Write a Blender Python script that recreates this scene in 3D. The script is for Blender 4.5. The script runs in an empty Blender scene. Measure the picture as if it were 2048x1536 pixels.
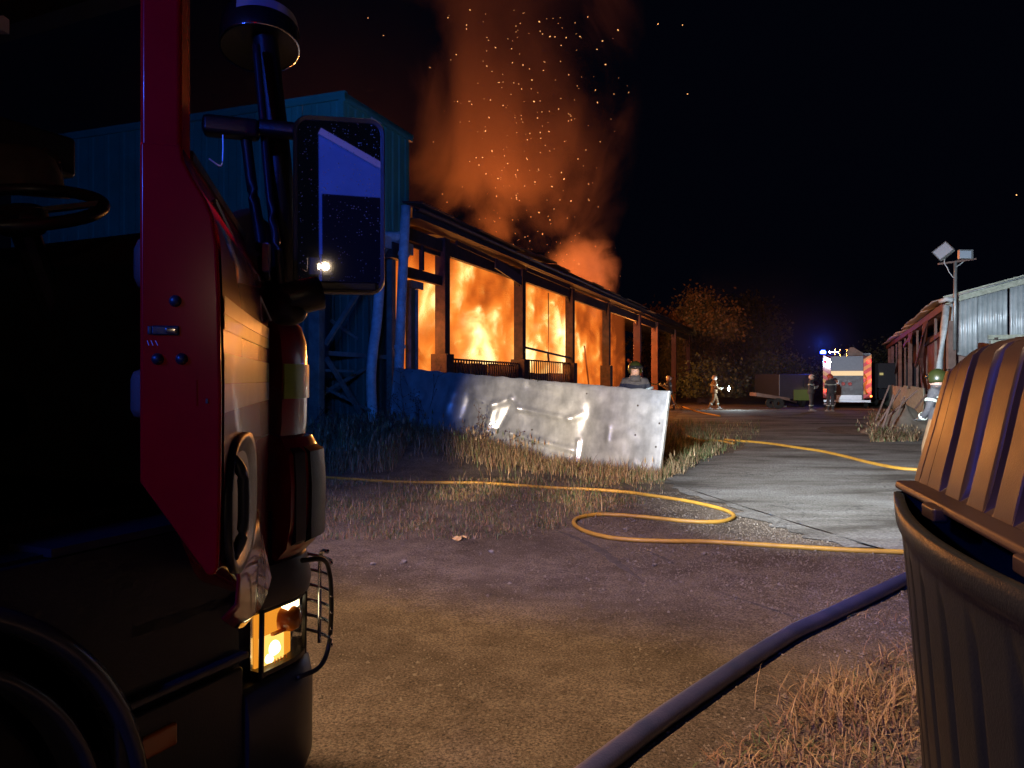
import bpy, bmesh, math, random
import numpy as np
from mathutils import Vector, Matrix, noise as mnoise
PI = math.pi
R = random.Random(7)
rng = np.random.default_rng(5)
S = bpy.context.scene
COL = S.collection

# ------------------------------------------------------------------ camera
F = 1538.0
CAMZ = 1.65
HOR = 758.0
cam = bpy.data.cameras.new('camera')
cam.sensor_width = 36.0
cam.lens = 36.0 * F / 2048.0
cam.shift_y = (HOR - 768.0) / 2048.0      # level camera, horizon a touch above the middle
cam.clip_start = 0.05
cam.clip_end = 3000
camo = bpy.data.objects.new('camera', cam)
camo.location = (0, 0, CAMZ)
camo.rotation_euler = (PI / 2, 0, 0)
COL.objects.link(camo)
S.camera = camo

# ------------------------------------------------------------------ render / view
S.render.engine = 'CYCLES'
cy = S.cycles
cy.use_denoising = True
try:
    cy.denoiser = 'OPENIMAGEDENOISE'
except Exception:
    pass
cy.use_adaptive_sampling = True
cy.adaptive_threshold = 0.015
cy.max_bounces = 8
cy.diffuse_bounces = 3
cy.glossy_bounces = 4
cy.transmission_bounces = 6
cy.transparent_max_bounces = 16
cy.volume_bounces = 1
cy.volume_step_rate = 1.0
cy.volume_max_steps = 256
cy.caustics_reflective = False
cy.caustics_refractive = False
cy.sample_clamp_indirect = 3.0
S.view_settings.view_transform = 'Standard'
S.view_settings.look = 'None'
S.view_settings.exposure = 0
S.view_settings.gamma = 1

# ------------------------------------------------------------------ night sky
W = bpy.data.worlds.new('World')
S.world = W
W.use_nodes = True
wn = W.node_tree.nodes
bg = wn['Background']
bg.inputs['Color'].default_value = (0.10, 0.14, 0.42, 1)
bg.inputs['Strength'].default_value = 0.0055

# ------------------------------------------------------------------ helpers
def px(x, y, Y):
    return Vector(((x - 1024.0) / F * Y, Y, CAMZ - (y - HOR) / F * Y))

def sstep(t):
    t = max(0.0, min(1.0, t))
    return t * t * (3 - 2 * t)

def terrain(X, Y):
    h = 0.47 * sstep((2.2 - X) / 4.6) * sstep((Y - 12.3) / 3.6)
    h += 0.02 * math.sin(X * 0.9 + 1) * math.sin(Y * 0.7)
    if Y > 11 and X < 3:
        h += 0.03 * math.sin(X * 2.3) * math.cos(Y * 1.9) * sstep((Y - 11) / 2)
    return h

def G(x, y, up=0.0):
    d = Vector(((x - 1024.0) / F, 1.0, -(y - HOR) / F))
    t = 1.0
    last = t
    while t < 120:
        z = CAMZ + d.z * t
        if z <= terrain(d.x * t, t):
            break
        last = t
        t += 0.05 if t < 25 else 0.3
    a, b = last, t
    for _ in range(18):
        m = (a + b) / 2
        if CAMZ + d.z * m <= terrain(d.x * m, m):
            b = m
        else:
            a = m
    return Vector((d.x * b, b, terrain(d.x * b, b) + up))

def frame_from(z, up=Vector((0, 0, 1))):
    z = z.normalized()
    if abs(z.dot(up)) > 0.98:
        up = Vector((0, 1, 0))
    x = up.cross(z).normalized()
    y = z.cross(x).normalized()
    return x, y, z

class MB:
    """collects faces and builds one mesh"""
    def __init__(self):
        self.v, self.f, self.m = [], [], []
    def face(self, pts, mi=0):
        n = len(self.v)
        self.v += [tuple(p) for p in pts]
        self.f.append(tuple(range(n, n + len(pts))))
        self.m.append(mi)
        return self
    def raw(self, vs, fs, mi=0):
        n = len(self.v)
        self.v += [tuple(p) for p in vs]
        self.f += [tuple(i + n for i in f) for f in fs]
        self.m += [mi] * len(fs)
        return self
    def hexa(self, p, mi=0):
        # 8 points: bottom loop then top loop
        return self.raw(p, [(0, 3, 2, 1), (4, 5, 6, 7), (0, 1, 5, 4), (1, 2, 6, 5), (2, 3, 7, 6), (3, 0, 4, 7)], mi)
    def box(self, c, s, ax=None, mi=0):
        c = Vector(c)
        if ax is None:
            ax = (Vector((1, 0, 0)), Vector((0, 1, 0)), Vector((0, 0, 1)))
        X, Y, Z = [Vector(a) * (k / 2) for a, k in zip(ax, s)]
        return self.hexa([c - X - Y - Z, c + X - Y - Z, c + X + Y - Z, c - X + Y - Z,
                          c - X - Y + Z, c + X - Y + Z, c + X + Y + Z, c - X + Y + Z], mi)
    def beam(self, p, q, w, h, up=Vector((0, 0, 1)), mi=0):
        p, q = Vector(p), Vector(q)
        x, y, z = frame_from(q - p, up)
        return self.box((p + q) / 2, (w, h, (q - p).length), (x, y, z), mi)
    def tube(self, pts, r, n=10, cap=True, mi=0, up=Vector((0, 0, 1))):
        pts = [Vector(p) for p in pts]
        rs = r if isinstance(r, (list, tuple)) else [r] * len(pts)
        base = len(self.v)
        for i, p in enumerate(pts):
            t = (pts[min(i + 1, len(pts) - 1)] - pts[max(i - 1, 0)])
            x, y, z = frame_from(t, up)
            for k in range(n):
                a = 2 * PI * k / n
                self.v.append(tuple(p + x * math.cos(a) * rs[i] + y * math.sin(a) * rs[i]))
        for i in range(len(pts) - 1):
            for k in range(n):
                a, b = base + i * n + k, base + i * n + (k + 1) % n
                self.f.append((a, b, b + n, a + n)); self.m.append(mi)
        if cap:
            self.f.append(tuple(base + k for k in reversed(range(n)))); self.m.append(mi)
            e = base + (len(pts) - 1) * n
            self.f.append(tuple(e + k for k in range(n))); self.m.append(mi)
        return self
    def grid(self, P, closed_u=False, mi=0):
        # P[i][j]
        nu, nv = len(P), len(P[0])
        base = len(self.v)
        for row in P:
            self.v += [tuple(p) for p in row]
        for i in range(nu if closed_u else nu - 1):
            for j in range(nv - 1):
                a = base + i * nv + j
                b = base + ((i + 1) % nu) * nv + j
                self.f.append((a, b, b + 1, a + 1)); self.m.append(mi)
        return self
    def lathe(self, prof, c, axis=Vector((0, 0, 1)), n=24, mi=0, a0=0, a1=2 * PI):
        # prof list of (r, h)
        x, y, z = frame_from(Vector(axis), Vector((0, 0, 1)))
        c = Vector(c)
        full = abs(a1 - a0 - 2 * PI) < 1e-6
        N = n if full else n + 1
        P = []
        for k in range(N):
            a = a0 + (a1 - a0) * k / n
            P.append([c + x * (math.cos(a) * r) + y * (math.sin(a) * r) + z * h for r, h in prof])
        return self.grid(P, closed_u=full, mi=mi)
    def extrude(self, poly, d, mi=0):
        # closed planar polygon pushed by vector d
        n = len(poly)
        poly = [Vector(p) for p in poly]
        d = Vector(d)
        base = len(self.v)
        self.v += [tuple(p) for p in poly] + [tuple(p + d) for p in poly]
        self.f.append(tuple(base + i for i in reversed(range(n)))); self.m.append(mi)
        self.f.append(tuple(base + n + i for i in range(n))); self.m.append(mi)
        for i in range(n):
            j = (i + 1) % n
            self.f.append((base + i, base + j, base + n + j, base + n + i)); self.m.append(mi)
        return self
    def build(self, name, mats, parent=None, smooth=False, bevel=0, seg=2, solid=0, recalc=True, weld=0):
        me = bpy.data.meshes.new(name)
        me.from_pydata(self.v, [], self.f)
        if not isinstance(mats, (list, tuple)):
            mats = [mats]
        for m in mats:
            me.materials.append(m)
        if len(mats) > 1:
            me.polygons.foreach_set('material_index', self.m)
        if recalc or weld:
            bm = bmesh.new(); bm.from_mesh(me)
            if weld:
                bmesh.ops.remove_doubles(bm, verts=bm.verts, dist=weld)
            bmesh.ops.recalc_face_normals(bm, faces=bm.faces)
            bm.to_mesh(me); bm.free()
        if smooth:
            me.polygons.foreach_set('use_smooth', [True] * len(me.polygons))
        o = bpy.data.objects.new(name, me)
        COL.objects.link(o)
        if solid:
            md = o.modifiers.new('solid', 'SOLIDIFY'); md.thickness = solid; md.offset = 0
        if bevel:
            md = o.modifiers.new('bevel', 'BEVEL'); md.width = bevel; md.segments = seg
            md.limit_method = 'ANGLE'; md.angle_limit = math.radians(40)
            if not smooth:
                me.polygons.foreach_set('use_smooth', [True] * len(me.polygons))
            md2 = o.modifiers.new('wn', 'WEIGHTED_NORMAL'); md2.keep_sharp = True
        if parent is not None:
            attach(o, parent)
        return o

ROOTM = {}
def rootmat(o):
    m = Matrix.Identity(4)
    chain = []
    while o is not None:
        chain.append(o); o = o.parent
    for c in reversed(chain):
        loc = Matrix.Translation(c.location) @ c.rotation_euler.to_matrix().to_4x4() @ Matrix.Diagonal((*c.scale, 1))
        m = m @ c.matrix_parent_inverse @ loc
    return m
def attach(o, parent):
    o.parent = parent
    o.matrix_parent_inverse = rootmat(parent).inverted()

def tag(o, label=None, cat=None, group=None, kind=None):
    if label: o['label'] = label
    if cat: o['category'] = cat
    if group: o['group'] = group
    if kind: o['kind'] = kind
    return o

def root(name, loc, label, cat, group=None):
    o = bpy.data.objects.new(name, None)
    o.empty_display_size = 0.2
    o.location = loc
    COL.objects.link(o)
    return tag(o, label, cat, group)

def dup(o, parent, M):
    """copy of a piece (shares mesh), moved by matrix M in world space"""
    c = o.copy(); COL.objects.link(c)
    c.parent = None
    c.matrix_parent_inverse = Matrix.Identity(4)
    mw = M @ rootmat(o)
    loc, rot, sc = mw.decompose()
    c.location = loc; c.rotation_euler = rot.to_euler(); c.scale = sc
    if parent is not None:
        attach(c, parent)
    return c

def ease(pts, n):
    """Catmull-Rom through points"""
    pts = [Vector(p) for p in pts]
    P = [2 * pts[0] - pts[1]] + pts + [2 * pts[-1] - pts[-2]]
    out = []
    for i in range(1, len(P) - 2):
        p0, p1, p2, p3 = P[i - 1:i + 3]
        for k in range(n):
            t = k / n
            out.append(0.5 * ((2 * p1) + (p2 - p0) * t + (2 * p0 - 5 * p1 + 4 * p2 - p3) * t * t + (3 * p1 - p0 - 3 * p2 + p3) * t ** 3))
    out.append(P[-2])
    return out

# ------------------------------------------------------------------ materials
MATS = {}
def mat(name, col, rough=0.6, metal=0.0, col2=None, scale=4.0, detail=6, bump=0.0, bscale=None, coat=0.0,
        emis=None, estr=0.0, spec=0.5, alpha=None, stretch=(1, 1, 1), rvar=0.0, contrast=(0.35, 0.65), trans=0, bdist=0.02):
    m = bpy.data.materials.new(name)
    m.use_nodes = True
    nt = m.node_tree; N = nt.nodes; L = nt.links
    b = N['Principled BSDF']
    b.inputs['Base Color'].default_value = (*col, 1)
    b.inputs['Roughness'].default_value = rough
    b.inputs['Metallic'].default_value = metal
    b.inputs['Specular IOR Level'].default_value = spec
    b.inputs['Coat Weight'].default_value = coat
    b.inputs['Coat Roughness'].default_value = 0.04
    if trans: b.inputs['Transmission Weight'].default_value = trans
    if emis:
        b.inputs['Emission Color'].default_value = (*emis, 1)
        b.inputs['Emission Strength'].default_value = estr
    if col2 or bump or rvar:
        tc = N.new('ShaderNodeTexCoord')
        mp = N.new('ShaderNodeMapping'); mp.inputs['Scale'].default_value = stretch
        L.new(tc.outputs['Object'], mp.inputs['Vector'])
        nz = N.new('ShaderNodeTexNoise'); nz.inputs['Scale'].default_value = scale; nz.inputs['Detail'].default_value = detail
        nz.inputs['Roughness'].default_value = 0.62
        L.new(mp.outputs[0], nz.inputs['Vector'])
    if col2:
        cr = N.new('ShaderNodeValToRGB')
        cr.color_ramp.elements[0].position = contrast[0]; cr.color_ramp.elements[1].position = contrast[1]
        cr.color_ramp.elements[0].color = (*col, 1); cr.color_ramp.elements[1].color = (*col2, 1)
        L.new(nz.outputs['Fac'], cr.inputs['Fac'])
        L.new(cr.outputs['Color'], b.inputs['Base Color'])
    if rvar:
        mr = N.new('ShaderNodeMapRange')
        mr.inputs['To Min'].default_value = max(0.02, rough - rvar); mr.inputs['To Max'].default_value = min(1, rough + rvar)
        mr.inputs['From Min'].default_value = 0.3; mr.inputs['From Max'].default_value = 0.7
        L.new(nz.outputs['Fac'], mr.inputs['Value']); L.new(mr.outputs[0], b.inputs['Roughness'])
    if bump:
        n2 = N.new('ShaderNodeTexNoise'); n2.inputs['Scale'].default_value = bscale or scale * 3; n2.inputs['Detail'].default_value = 5
        L.new(mp.outputs[0], n2.inputs['Vector'])
        bp_ = N.new('ShaderNodeBump'); bp_.inputs['Strength'].default_value = bump; bp_.inputs['Distance'].default_value = bdist
        L.new(n2.outputs['Fac'], bp_.inputs['Height']); L.new(bp_.outputs[0], b.inputs['Normal'])
    MATS[name] = m
    return m

def emat(name, col, strength):
    m = bpy.data.materials.new(name); m.use_nodes = True
    nt = m.node_tree; nt.nodes.clear()
    e = nt.nodes.new('ShaderNodeEmission'); o = nt.nodes.new('ShaderNodeOutputMaterial')
    e.inputs['Color'].default_value = (*col, 1); e.inputs['Strength'].default_value = strength
    nt.links.new(e.outputs[0], o.inputs['Surface'])
    return m

def glassmat(name, tint=(0.9, 0.95, 1), gloss=0.02):
    m = bpy.data.materials.new(name); m.use_nodes = True
    nt = m.node_tree; N = nt.nodes; N.clear(); L = nt.links
    t = N.new('ShaderNodeBsdfTransparent'); t.inputs['Color'].default_value = (*tint, 1)
    g = N.new('ShaderNodeBsdfGlossy'); g.inputs['Roughness'].default_value = gloss
    lw = N.new('ShaderNodeLayerWeight'); lw.inputs['Blend'].default_value = .5
    pw = N.new('ShaderNodeMath'); pw.operation = 'POWER'; pw.inputs[1].default_value = 5; L.new(lw.outputs['Facing'], pw.inputs[0])
    fr = N.new('ShaderNodeMath'); fr.operation = 'MULTIPLY_ADD'; fr.inputs[1].default_value = .92; fr.inputs[2].default_value = .05; L.new(pw.outputs[0], fr.inputs[0])
    mx = N.new('ShaderNodeMixShader'); o = N.new('ShaderNodeOutputMaterial')
    L.new(fr.outputs[0], mx.inputs[0]); L.new(t.outputs[0], mx.inputs[1]); L.new(g.outputs[0], mx.inputs[2])
    L.new(mx.outputs[0], o.inputs['Surface'])
    return m

def lamp(name, kind, loc, col, power, size=0.1, aim=None, spot=None, blend=0.3, parent=None):
    l = bpy.data.lights.new(name, kind)
    l.color = col; l.energy = power
    if kind == 'AREA':
        l.shape = 'RECTANGLE' if isinstance(size, tuple) else 'SQUARE'
        if isinstance(size, tuple): l.size, l.size_y = size
        else: l.size = size
    else:
        l.shadow_soft_size = size
    if kind == 'SPOT':
        l.spot_size = math.radians(spot); l.spot_blend = blend
    o = bpy.data.objects.new(name, l)
    o.location = loc
    if aim is not None:
        d = Vector(aim) - Vector(loc)
        o.rotation_euler = d.to_track_quat('-Z', 'Y').to_euler()
    COL.objects.link(o)
    return o

# truck frame: u forwards, o outwards from its near side, z up
TF = Vector((math.sin(math.radians(24.8)), math.cos(math.radians(24.8)), 0))
TR = Vector((TF.y, -TF.x, 0))
def T(u, o, z):
    return TF * u + TR * (o - 1.74) + Vector((0, 0, z))
TAX = (TF, TR, Vector((0, 0, 1)))

# shed frame: s along the eave (away from the camera), w into the shed
DB = Vector((0.3507, 0.9365, 0)); NB = Vector((-0.9365, 0.3507, 0)); B0 = Vector((-1.807, 20.0, 0))
def BP(s, w, z):
    return B0 + DB * s + NB * w + Vector((0, 0, z))
BAX = (DB, NB, Vector((0, 0, 1)))
UP = Vector((0, 0, 1))

# ------------------------------------------------------------------ lights (fire, lamps of the place, added lamps)
FIRE = (1.0, 0.33, 0.06)
for i, (s, w, z, p) in enumerate([(-1.0, .32, 2.8, 160), (2.9, .32, 2.8, 380), (8.9, .32, 2.8, 520), (15, .32, 2.8, 420), (21.5, .32, 2.8, 420), (26.4, .9, 3.6, 1500)]):
    lamp('fire_light', 'POINT', BP(s, w, z), FIRE, p, size=0.25)  # last one added past the flames to light the trees
for i, (s, w, z, p) in enumerate([(4.0, 4.5, 6.0, 1050), (9.5, 4.5, 6.1, 2100), (15.5, 4.5, 6.0, 1300), (25, 3.5, 7.2, 4200)]):
    lamp('roof_flame_light', 'POINT', BP(s, w, z), (1.0, 0.23, 0.035), p, size=1.2)  # last one added over the end bay to light the tree crowns
LAMPPOS = Vector((0.6, -7.6, 2.7))
# two headlamps of the near engine
for o_ in (-0.28, -2.02):
    p = T(2.36, o_, 0.80)
    lamp('headlight_lamp', 'SPOT', p, (1.0, 0.80, 0.52), 9000, size=0.07, aim=p + TF * 12 - TR * 2.3 + UP * 0.15, spot=17, blend=0.9)
# scene lights: warm yard lamp added on an unseen mast, a white cab-roof one thrown ahead to the right
SIDEL = T(1.45, -1.15, 7.0)
FWDL = T(2.02, -0.25, 3.50)
lamp('added_side_lamp', 'SPOT', SIDEL, (1.0, 0.64, 0.38), 4100, size=0.12, aim=(1.9, 5.4, 0), spot=98, blend=0.75)
lamp('forward_scene_lamp', 'SPOT', FWDL, (0.80, 0.93, 1.0), 24000, size=0.09, aim=(9.3, 17.0, 0.4), spot=44, blend=0.9)
# work light on its mast behind the photographer (seen in the wing mirror)
lamp('mast_lamp', 'SPOT', LAMPPOS + Vector((0.05, 0.12, 0)), (1.0, 0.70, 0.40), 70, size=0.04, aim=(1.0, 5.5, 0.0), spot=120, blend=0.7)
# blue beacons on the near engine's roof
BEAC = [T(1.78, -0.62, 3.52), T(1.78, -1.95, 3.52)]
for p in BEAC:
    lamp('beacon_lamp', 'POINT', p + UP * 0.06, (0.02, 0.18, 1.0), 1050, size=0.07)
# unseen blue lamp added on the engine's side for blue glints
lamp('added_side_blue_lamp', 'POINT', T(-1.2, 0.14, 2.95), (0.03, 0.10, 1.0), 95, size=0.05)
ADDED_REAR = T(-5.5, -0.2, 3.42)  # unseen rear lamp, added to turn the mirrored wall blue
lamp('added_rear_lamp', 'POINT', ADDED_REAR + UP * 0.07, (0.01, 0.10, 1.0), 1500, size=0.07)

# ------------------------------------------------------------------ ground
def ground_mat():
    m = bpy.data.materials.new('dirt'); m.use_nodes = True
    nt = m.node_tree; N = nt.nodes; L = nt.links; b = N['Principled BSDF']
    tc = N.new('ShaderNodeTexCoord')
    def nz(s, d=6, r=0.6):
        n = N.new('ShaderNodeTexNoise'); n.inputs['Scale'].default_value = s; n.inputs['Detail'].default_value = d
        n.inputs['Roughness'].default_value = r; L.new(tc.outputs['Object'], n.inputs['Vector']); return n
    a = nz(0.7, 5); f = nz(70, 5, 0.75); g = nz(4, 8, 0.7)
    r1 = N.new('ShaderNodeValToRGB'); e = r1.color_ramp.elements
    e[0].position = 0.3; e[0].color = (0.095, 0.074, 0.056, 1); e[1].position = 0.68; e[1].color = (0.235, 0.19, 0.15, 1)
    L.new(a.outputs['Fac'], r1.inputs['Fac'])
    r2 = N.new('ShaderNodeValToRGB'); e = r2.color_ramp.elements
    e[0].position = 0.36; e[0].color = (0.22, 0.22, 0.22, 1); e[1].position = 0.66; e[1].color = (1.7, 1.68, 1.62, 1)
    L.new(f.outputs['Fac'], r2.inputs['Fac'])
    r3 = N.new('ShaderNodeValToRGB'); e = r3.color_ramp.elements
    e[0].position = 0.35; e[0].color = (0.7, 0.66, 0.62, 1); e[1].position = 0.65; e[1].color = (1.15, 1.12, 1.1, 1)
    L.new(g.outputs['Fac'], r3.inputs['Fac'])
    m1 = N.new('ShaderNodeMix'); m1.data_type = 'RGBA'; m1.blend_type = 'MULTIPLY'; m1.inputs[0].default_value = 1
    L.new(r1.outputs[0], m1.inputs[6]); L.new(r2.outputs[0], m1.inputs[7])
    m2 = N.new('ShaderNodeMix'); m2.data_type = 'RGBA'; m2.blend_type = 'MULTIPLY'; m2.inputs[0].default_value = 1
    L.new(m1.outputs[2], m2.inputs[6]); L.new(r3.outputs[0], m2.inputs[7])
    L.new(m2.outputs[2], b.inputs['Base Color'])
    b.inputs['Roughness'].default_value = 0.9; b.inputs['Specular IOR Level'].default_value = 0.25
    add = N.new('ShaderNodeMath'); add.operation = 'MULTIPLY_ADD'; add.inputs[1].default_value = 2.5
    L.new(g.outputs['Fac'], add.inputs[0]); L.new(f.outputs['Fac'], add.inputs[2])
    bp_ = N.new('ShaderNodeBump'); bp_.inputs['Strength'].default_value = 1.0; bp_.inputs['Distance'].default_value = 0.02
    L.new(add.outputs[0], bp_.inputs['Height']); L.new(bp_.outputs[0], b.inputs['Normal'])
    return m

def concrete_mat():
    m = bpy.data.materials.new('concrete'); m.use_nodes = True
    nt = m.node_tree; N = nt.nodes; L = nt.links; b = N['Principled BSDF']
    tc = N.new('ShaderNodeTexCoord')
    mp = N.new('ShaderNodeMapping'); mp.inputs['Scale'].default_value = (0.35, 1.0, 1); mp.inputs['Rotation'].default_value = (0, 0, 0.25)
    L.new(tc.outputs['Object'], mp.inputs['Vector'])
    def nz(s, d=6, r=0.6, v=None):
        n = N.new('ShaderNodeTexNoise'); n.inputs['Scale'].default_value = s; n.inputs['Detail'].default_value = d
        n.inputs['Roughness'].default_value = r; L.new(v or tc.outputs['Object'], n.inputs['Vector']); return n
    a = nz(0.9, 7, 0.65, mp.outputs[0]); f = nz(30, 5, 0.7)
    r1 = N.new('ShaderNodeValToRGB'); e = r1.color_ramp.elements
    e[0].position = 0.38; e[0].color = (0.055, 0.045, 0.032, 1); e[1].position = 0.66; e[1].color = (0.27, 0.26, 0.24, 1)
    q = r1.color_ramp.elements.new(0.50); q.color = (0.17, 0.155, 0.135, 1)
    L.new(a.outputs['Fac'], r1.inputs['Fac'])
    r2 = N.new('ShaderNodeValToRGB'); e = r2.color_ramp.elements
    e[0].position = 0.34; e[0].color = (0.45, 0.45, 0.44, 1); e[1].position = 0.66; e[1].color = (1.3, 1.3, 1.3, 1)
    L.new(f.outputs['Fac'], r2.inputs['Fac'])
    # cracks
    w = nz(1.2, 4); vm = N.new('ShaderNodeVectorMath'); vm.operation = 'ADD'
    L.new(tc.outputs['Object'], vm.inputs[0]); L.new(w.outputs['Color'], vm.inputs[1])
    vo = N.new('ShaderNodeTexVoronoi'); vo.feature = 'DISTANCE_TO_EDGE'; vo.inputs['Scale'].default_value = 0.55
    L.new(vm.outputs[0], vo.inputs['Vector'])
    cr = N.new('ShaderNodeMapRange'); cr.inputs['From Min'].default_value = 0.0; cr.inputs['From Max'].default_value = 0.010
    cr.inputs['To Min'].default_value = 0.5; cr.inputs['To Max'].default_value = 1
    L.new(vo.outputs['Distance'], cr.inputs['Value'])
    m1 = N.new('ShaderNodeMix'); m1.data_type = 'RGBA'; m1.blend_type = 'MULTIPLY'; m1.inputs[0].default_value = 1
    L.new(r1.outputs[0], m1.inputs[6]); L.new(r2.outputs[0], m1.inputs[7])
    m2 = N.new('ShaderNodeMix'); m2.data_type = 'RGBA'; m2.blend_type = 'MULTIPLY'; m2.inputs[0].default_value = 1
    L.new(m1.outputs[2], m2.inputs[6]); L.new(cr.outputs[0], m2.inputs[7])
    L.new(m2.outputs[2], b.inputs['Base Color'])
    b.inputs['Roughness'].default_value = 0.85
    mm = N.new('ShaderNodeMath'); mm.operation = 'MULTIPLY'; L.new(f.outputs['Fac'], mm.inputs[0]); L.new(cr.outputs[0], mm.inputs[1])
    ma = N.new('ShaderNodeMath'); ma.operation = 'MULTIPLY_ADD'; ma.inputs[1].default_value = 4.0
    L.new(a.outputs['Fac'], ma.inputs[0]); L.new(mm.outputs[0], ma.inputs[2])
    bp_ = N.new('ShaderNodeBump'); bp_.inputs['Strength'].default_value = 0.9; bp_.inputs['Distance'].default_value = 0.02
    L.new(ma.outputs[0], bp_.inputs['Height']); L.new(bp_.outputs[0], b.inputs['Normal'])
    return m

M_dirt = ground_mat(); M_conc = concrete_mat()
def axis(lo, hi, fine_lo, fine_hi, fs, cs):
    out = []; x = lo
    while x < hi:
        out.append(x)
        d = 0 if fine_lo <= x <= fine_hi else min(abs(x - fine_lo), abs(x - fine_hi))
        x += fs + d * cs
    out.append(hi)
    return out
xs = axis(-600, 600, -7, 5, 0.16, 0.25)
ys = axis(-300, 1200, 1, 20, 0.16, 0.25)
g = MB()
g.grid([[(x, y, terrain(x, y)) for y in ys] for x in xs])
gr = g.build('ground', M_dirt, smooth=True)
tag(gr, kind='structure')

# concrete yard slab: ragged near edge, runs back between the sheds
edge = [G(1900, 1140), G(1810, 1108), G(1700, 1092), G(1600, 1070), G(1530, 1050), G(1470, 1022), G(1420, 1000), G(1370, 985), G(1330, 965),
        G(1345, 940), G(1380, 925), G(1440, 912), G(1500, 896), G(1470, 880), G(1420, 868), G(1370, 858), G(1340, 846), G(1345, 838)]
e2 = []
for i in range(len(edge) - 1):
    for k in range(6):
        p = edge[i].lerp(edge[i + 1], k / 6)
        e2.append(p + Vector((R.uniform(-.12, .12), R.uniform(-.14, .14), 0)))
e2 += [edge[-1], Vector((9, 40, 0)), Vector((30, 46, 0)), Vector((32, 5.5, 0))]
def inpoly(x, y, poly):
    c = False; j = len(poly) - 1
    for i in range(len(poly)):
        if (poly[i].y > y) != (poly[j].y > y) and x < (poly[j].x - poly[i].x) * (y - poly[i].y) / (poly[j].y - poly[i].y) + poly[i].x:
            c = not c
        j = i
    return c
bm = bmesh.new()
vs = [bm.verts.new((p.x, p.y, 0)) for p in e2]
bm.faces.new(vs)
bmesh.ops.triangulate(bm, faces=bm.faces)
for _ in range(5):
    long = [e for e in bm.edges if e.calc_length() > 0.8 and (e.verts[0].co.y < 24)]
    if not long: break
    bmesh.ops.subdivide_edges(bm, edges=long, cuts=1)
    bmesh.ops.triangulate(bm, faces=bm.faces)
for v in bm.verts:
    v.co.z = terrain(v.co.x, v.co.y) + 0.012
bmesh.ops.recalc_face_normals(bm, faces=bm.faces)
me = bpy.data.meshes.new('pavement'); bm.to_mesh(me); bm.free()
for p in me.polygons: p.use_smooth = True
me.materials.append(M_conc)
pv = bpy.data.objects.new('pavement', me); COL.objects.link(pv); tag(pv, kind='structure')

# ------------------------------------------------------------------ burning shed
M_steel = mat('charred_steel', (0.030, 0.016, 0.012), 0.6, 0.3, (0.075, 0.036, 0.026), scale=3, bump=0.3)
M_timber = mat('charred_timber', (0.02, 0.012, 0.010), 0.8, 0, (0.06, 0.03, 0.022), scale=5, bump=0.5)
M_post = mat('rusty_post', (0.10, 0.04, 0.03), 0.65, 0.1, (0.17, 0.065, 0.05), scale=2.5, bump=0.3)
M_roof = mat('roof_iron', (0.05, 0.045, 0.045), 0.5, 0.4, (0.10, 0.085, 0.08), scale=2, bump=0.2)
M_grey = mat('grey_board', (0.16, 0.14, 0.12), 0.7, 0, (0.27, 0.25, 0.22), scale=6, bump=0.2)
M_green = mat('door_green', (0.05, 0.09, 0.06), 0.6, 0, (0.08, 0.13, 0.10), scale=4)
M_ember = emat('glowing_char', (1.0, 0.30, 0.10), 1.6)

shed = root('burning_shed', BP(0, 0, 0), 'long open-fronted shed filled with orange flames, low dark eave and charred posts', 'shed')
POSTS = [(0, .30), (5.9, .32), (11.85, .32), (18.1, .34), (25.6, .40), (31.3, .42), (39.2, .34), (47, .34), (54.5, .3)]
for i, (s, w) in enumerate(POSTS):
    m = MB()
    b = BP(s, 0, 0)
    zb = terrain(b.x, b.y) - 0.1
    m.box(BP(s, 0, (zb + 5.3) / 2), (w, w, 5.3 - zb), BAX)
    if i < 5:
        m.box(BP(s, 0, (zb + 2.3) / 2), (w + .16, w + .16, 2.3 - zb), BAX)
    # knee gussets under the beam
    for sg in (-1, 1):
        if i == 0 and sg == -1: continue
        m.extrude([BP(s + sg * w / 2, -.05, 4.9), BP(s + sg * (w / 2 + .32), -.05, 4.9), BP(s + sg * w / 2, -.05, 4.68)], NB * .1)
    m.build('post', M_post if i >= 4 else M_timber, shed, bevel=0.015)
for i in range(len(POSTS) - 1):
    s0, s1 = POSTS[i][0], POSTS[i + 1][0]
    z0 = 4.9 + (0.02 if i % 2 else -0.02)
    MB().box(BP((s0 + s1) / 2, 0, z0 + .19), (s1 - s0 - .3, .14, .38), BAX).build('eave_beam', M_timber, shed, bevel=.01)
MB().box(BP(-1.15, 0, 5.08), (2.0, .14, .30), BAX).build('eave_beam', M_timber, shed)
# fascia + gutter in lengths, a ragged gap between beam and fascia lets the fire show
k = 0; s = -2.2
while s < 55:
    ln = 4.0
    off = R.uniform(-.02, .02)
    MB().box(BP(s + ln / 2, -.30, 5.50 + off), (ln - .03, .05, .26), BAX).build('fascia_board', M_roof, shed)
    m = MB()
    pts = []
    for a in range(9):
        t = PI + PI * a / 8
        pts.append((math.cos(t) * .075, math.sin(t) * .075))
    P = [[BP(ss, -.42 + c, 5.60 + off + d) for c, d in pts] for ss in (s, s + ln - .02)]
    m.grid(P); m.build('gutter', M_roof, shed, solid=.012)
    s += ln
k = 0; s = -2.2
while s < 55:
    MB().box(BP(s + 2, -.19, 5.385), (3.97, .50, .02), BAX).build('added_soffit_board', M_timber, shed)  # dark boards added to hide the fire-lit underside of the roof
    s += 4.0
# rafters ends
for k in range(30):
    s = -1.8 + k * 1.9
    MB().beam(BP(s, .12, 5.52), BP(s, 6.0, 6.05), .09, .2).build('rafter', M_timber, shed)
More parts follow.
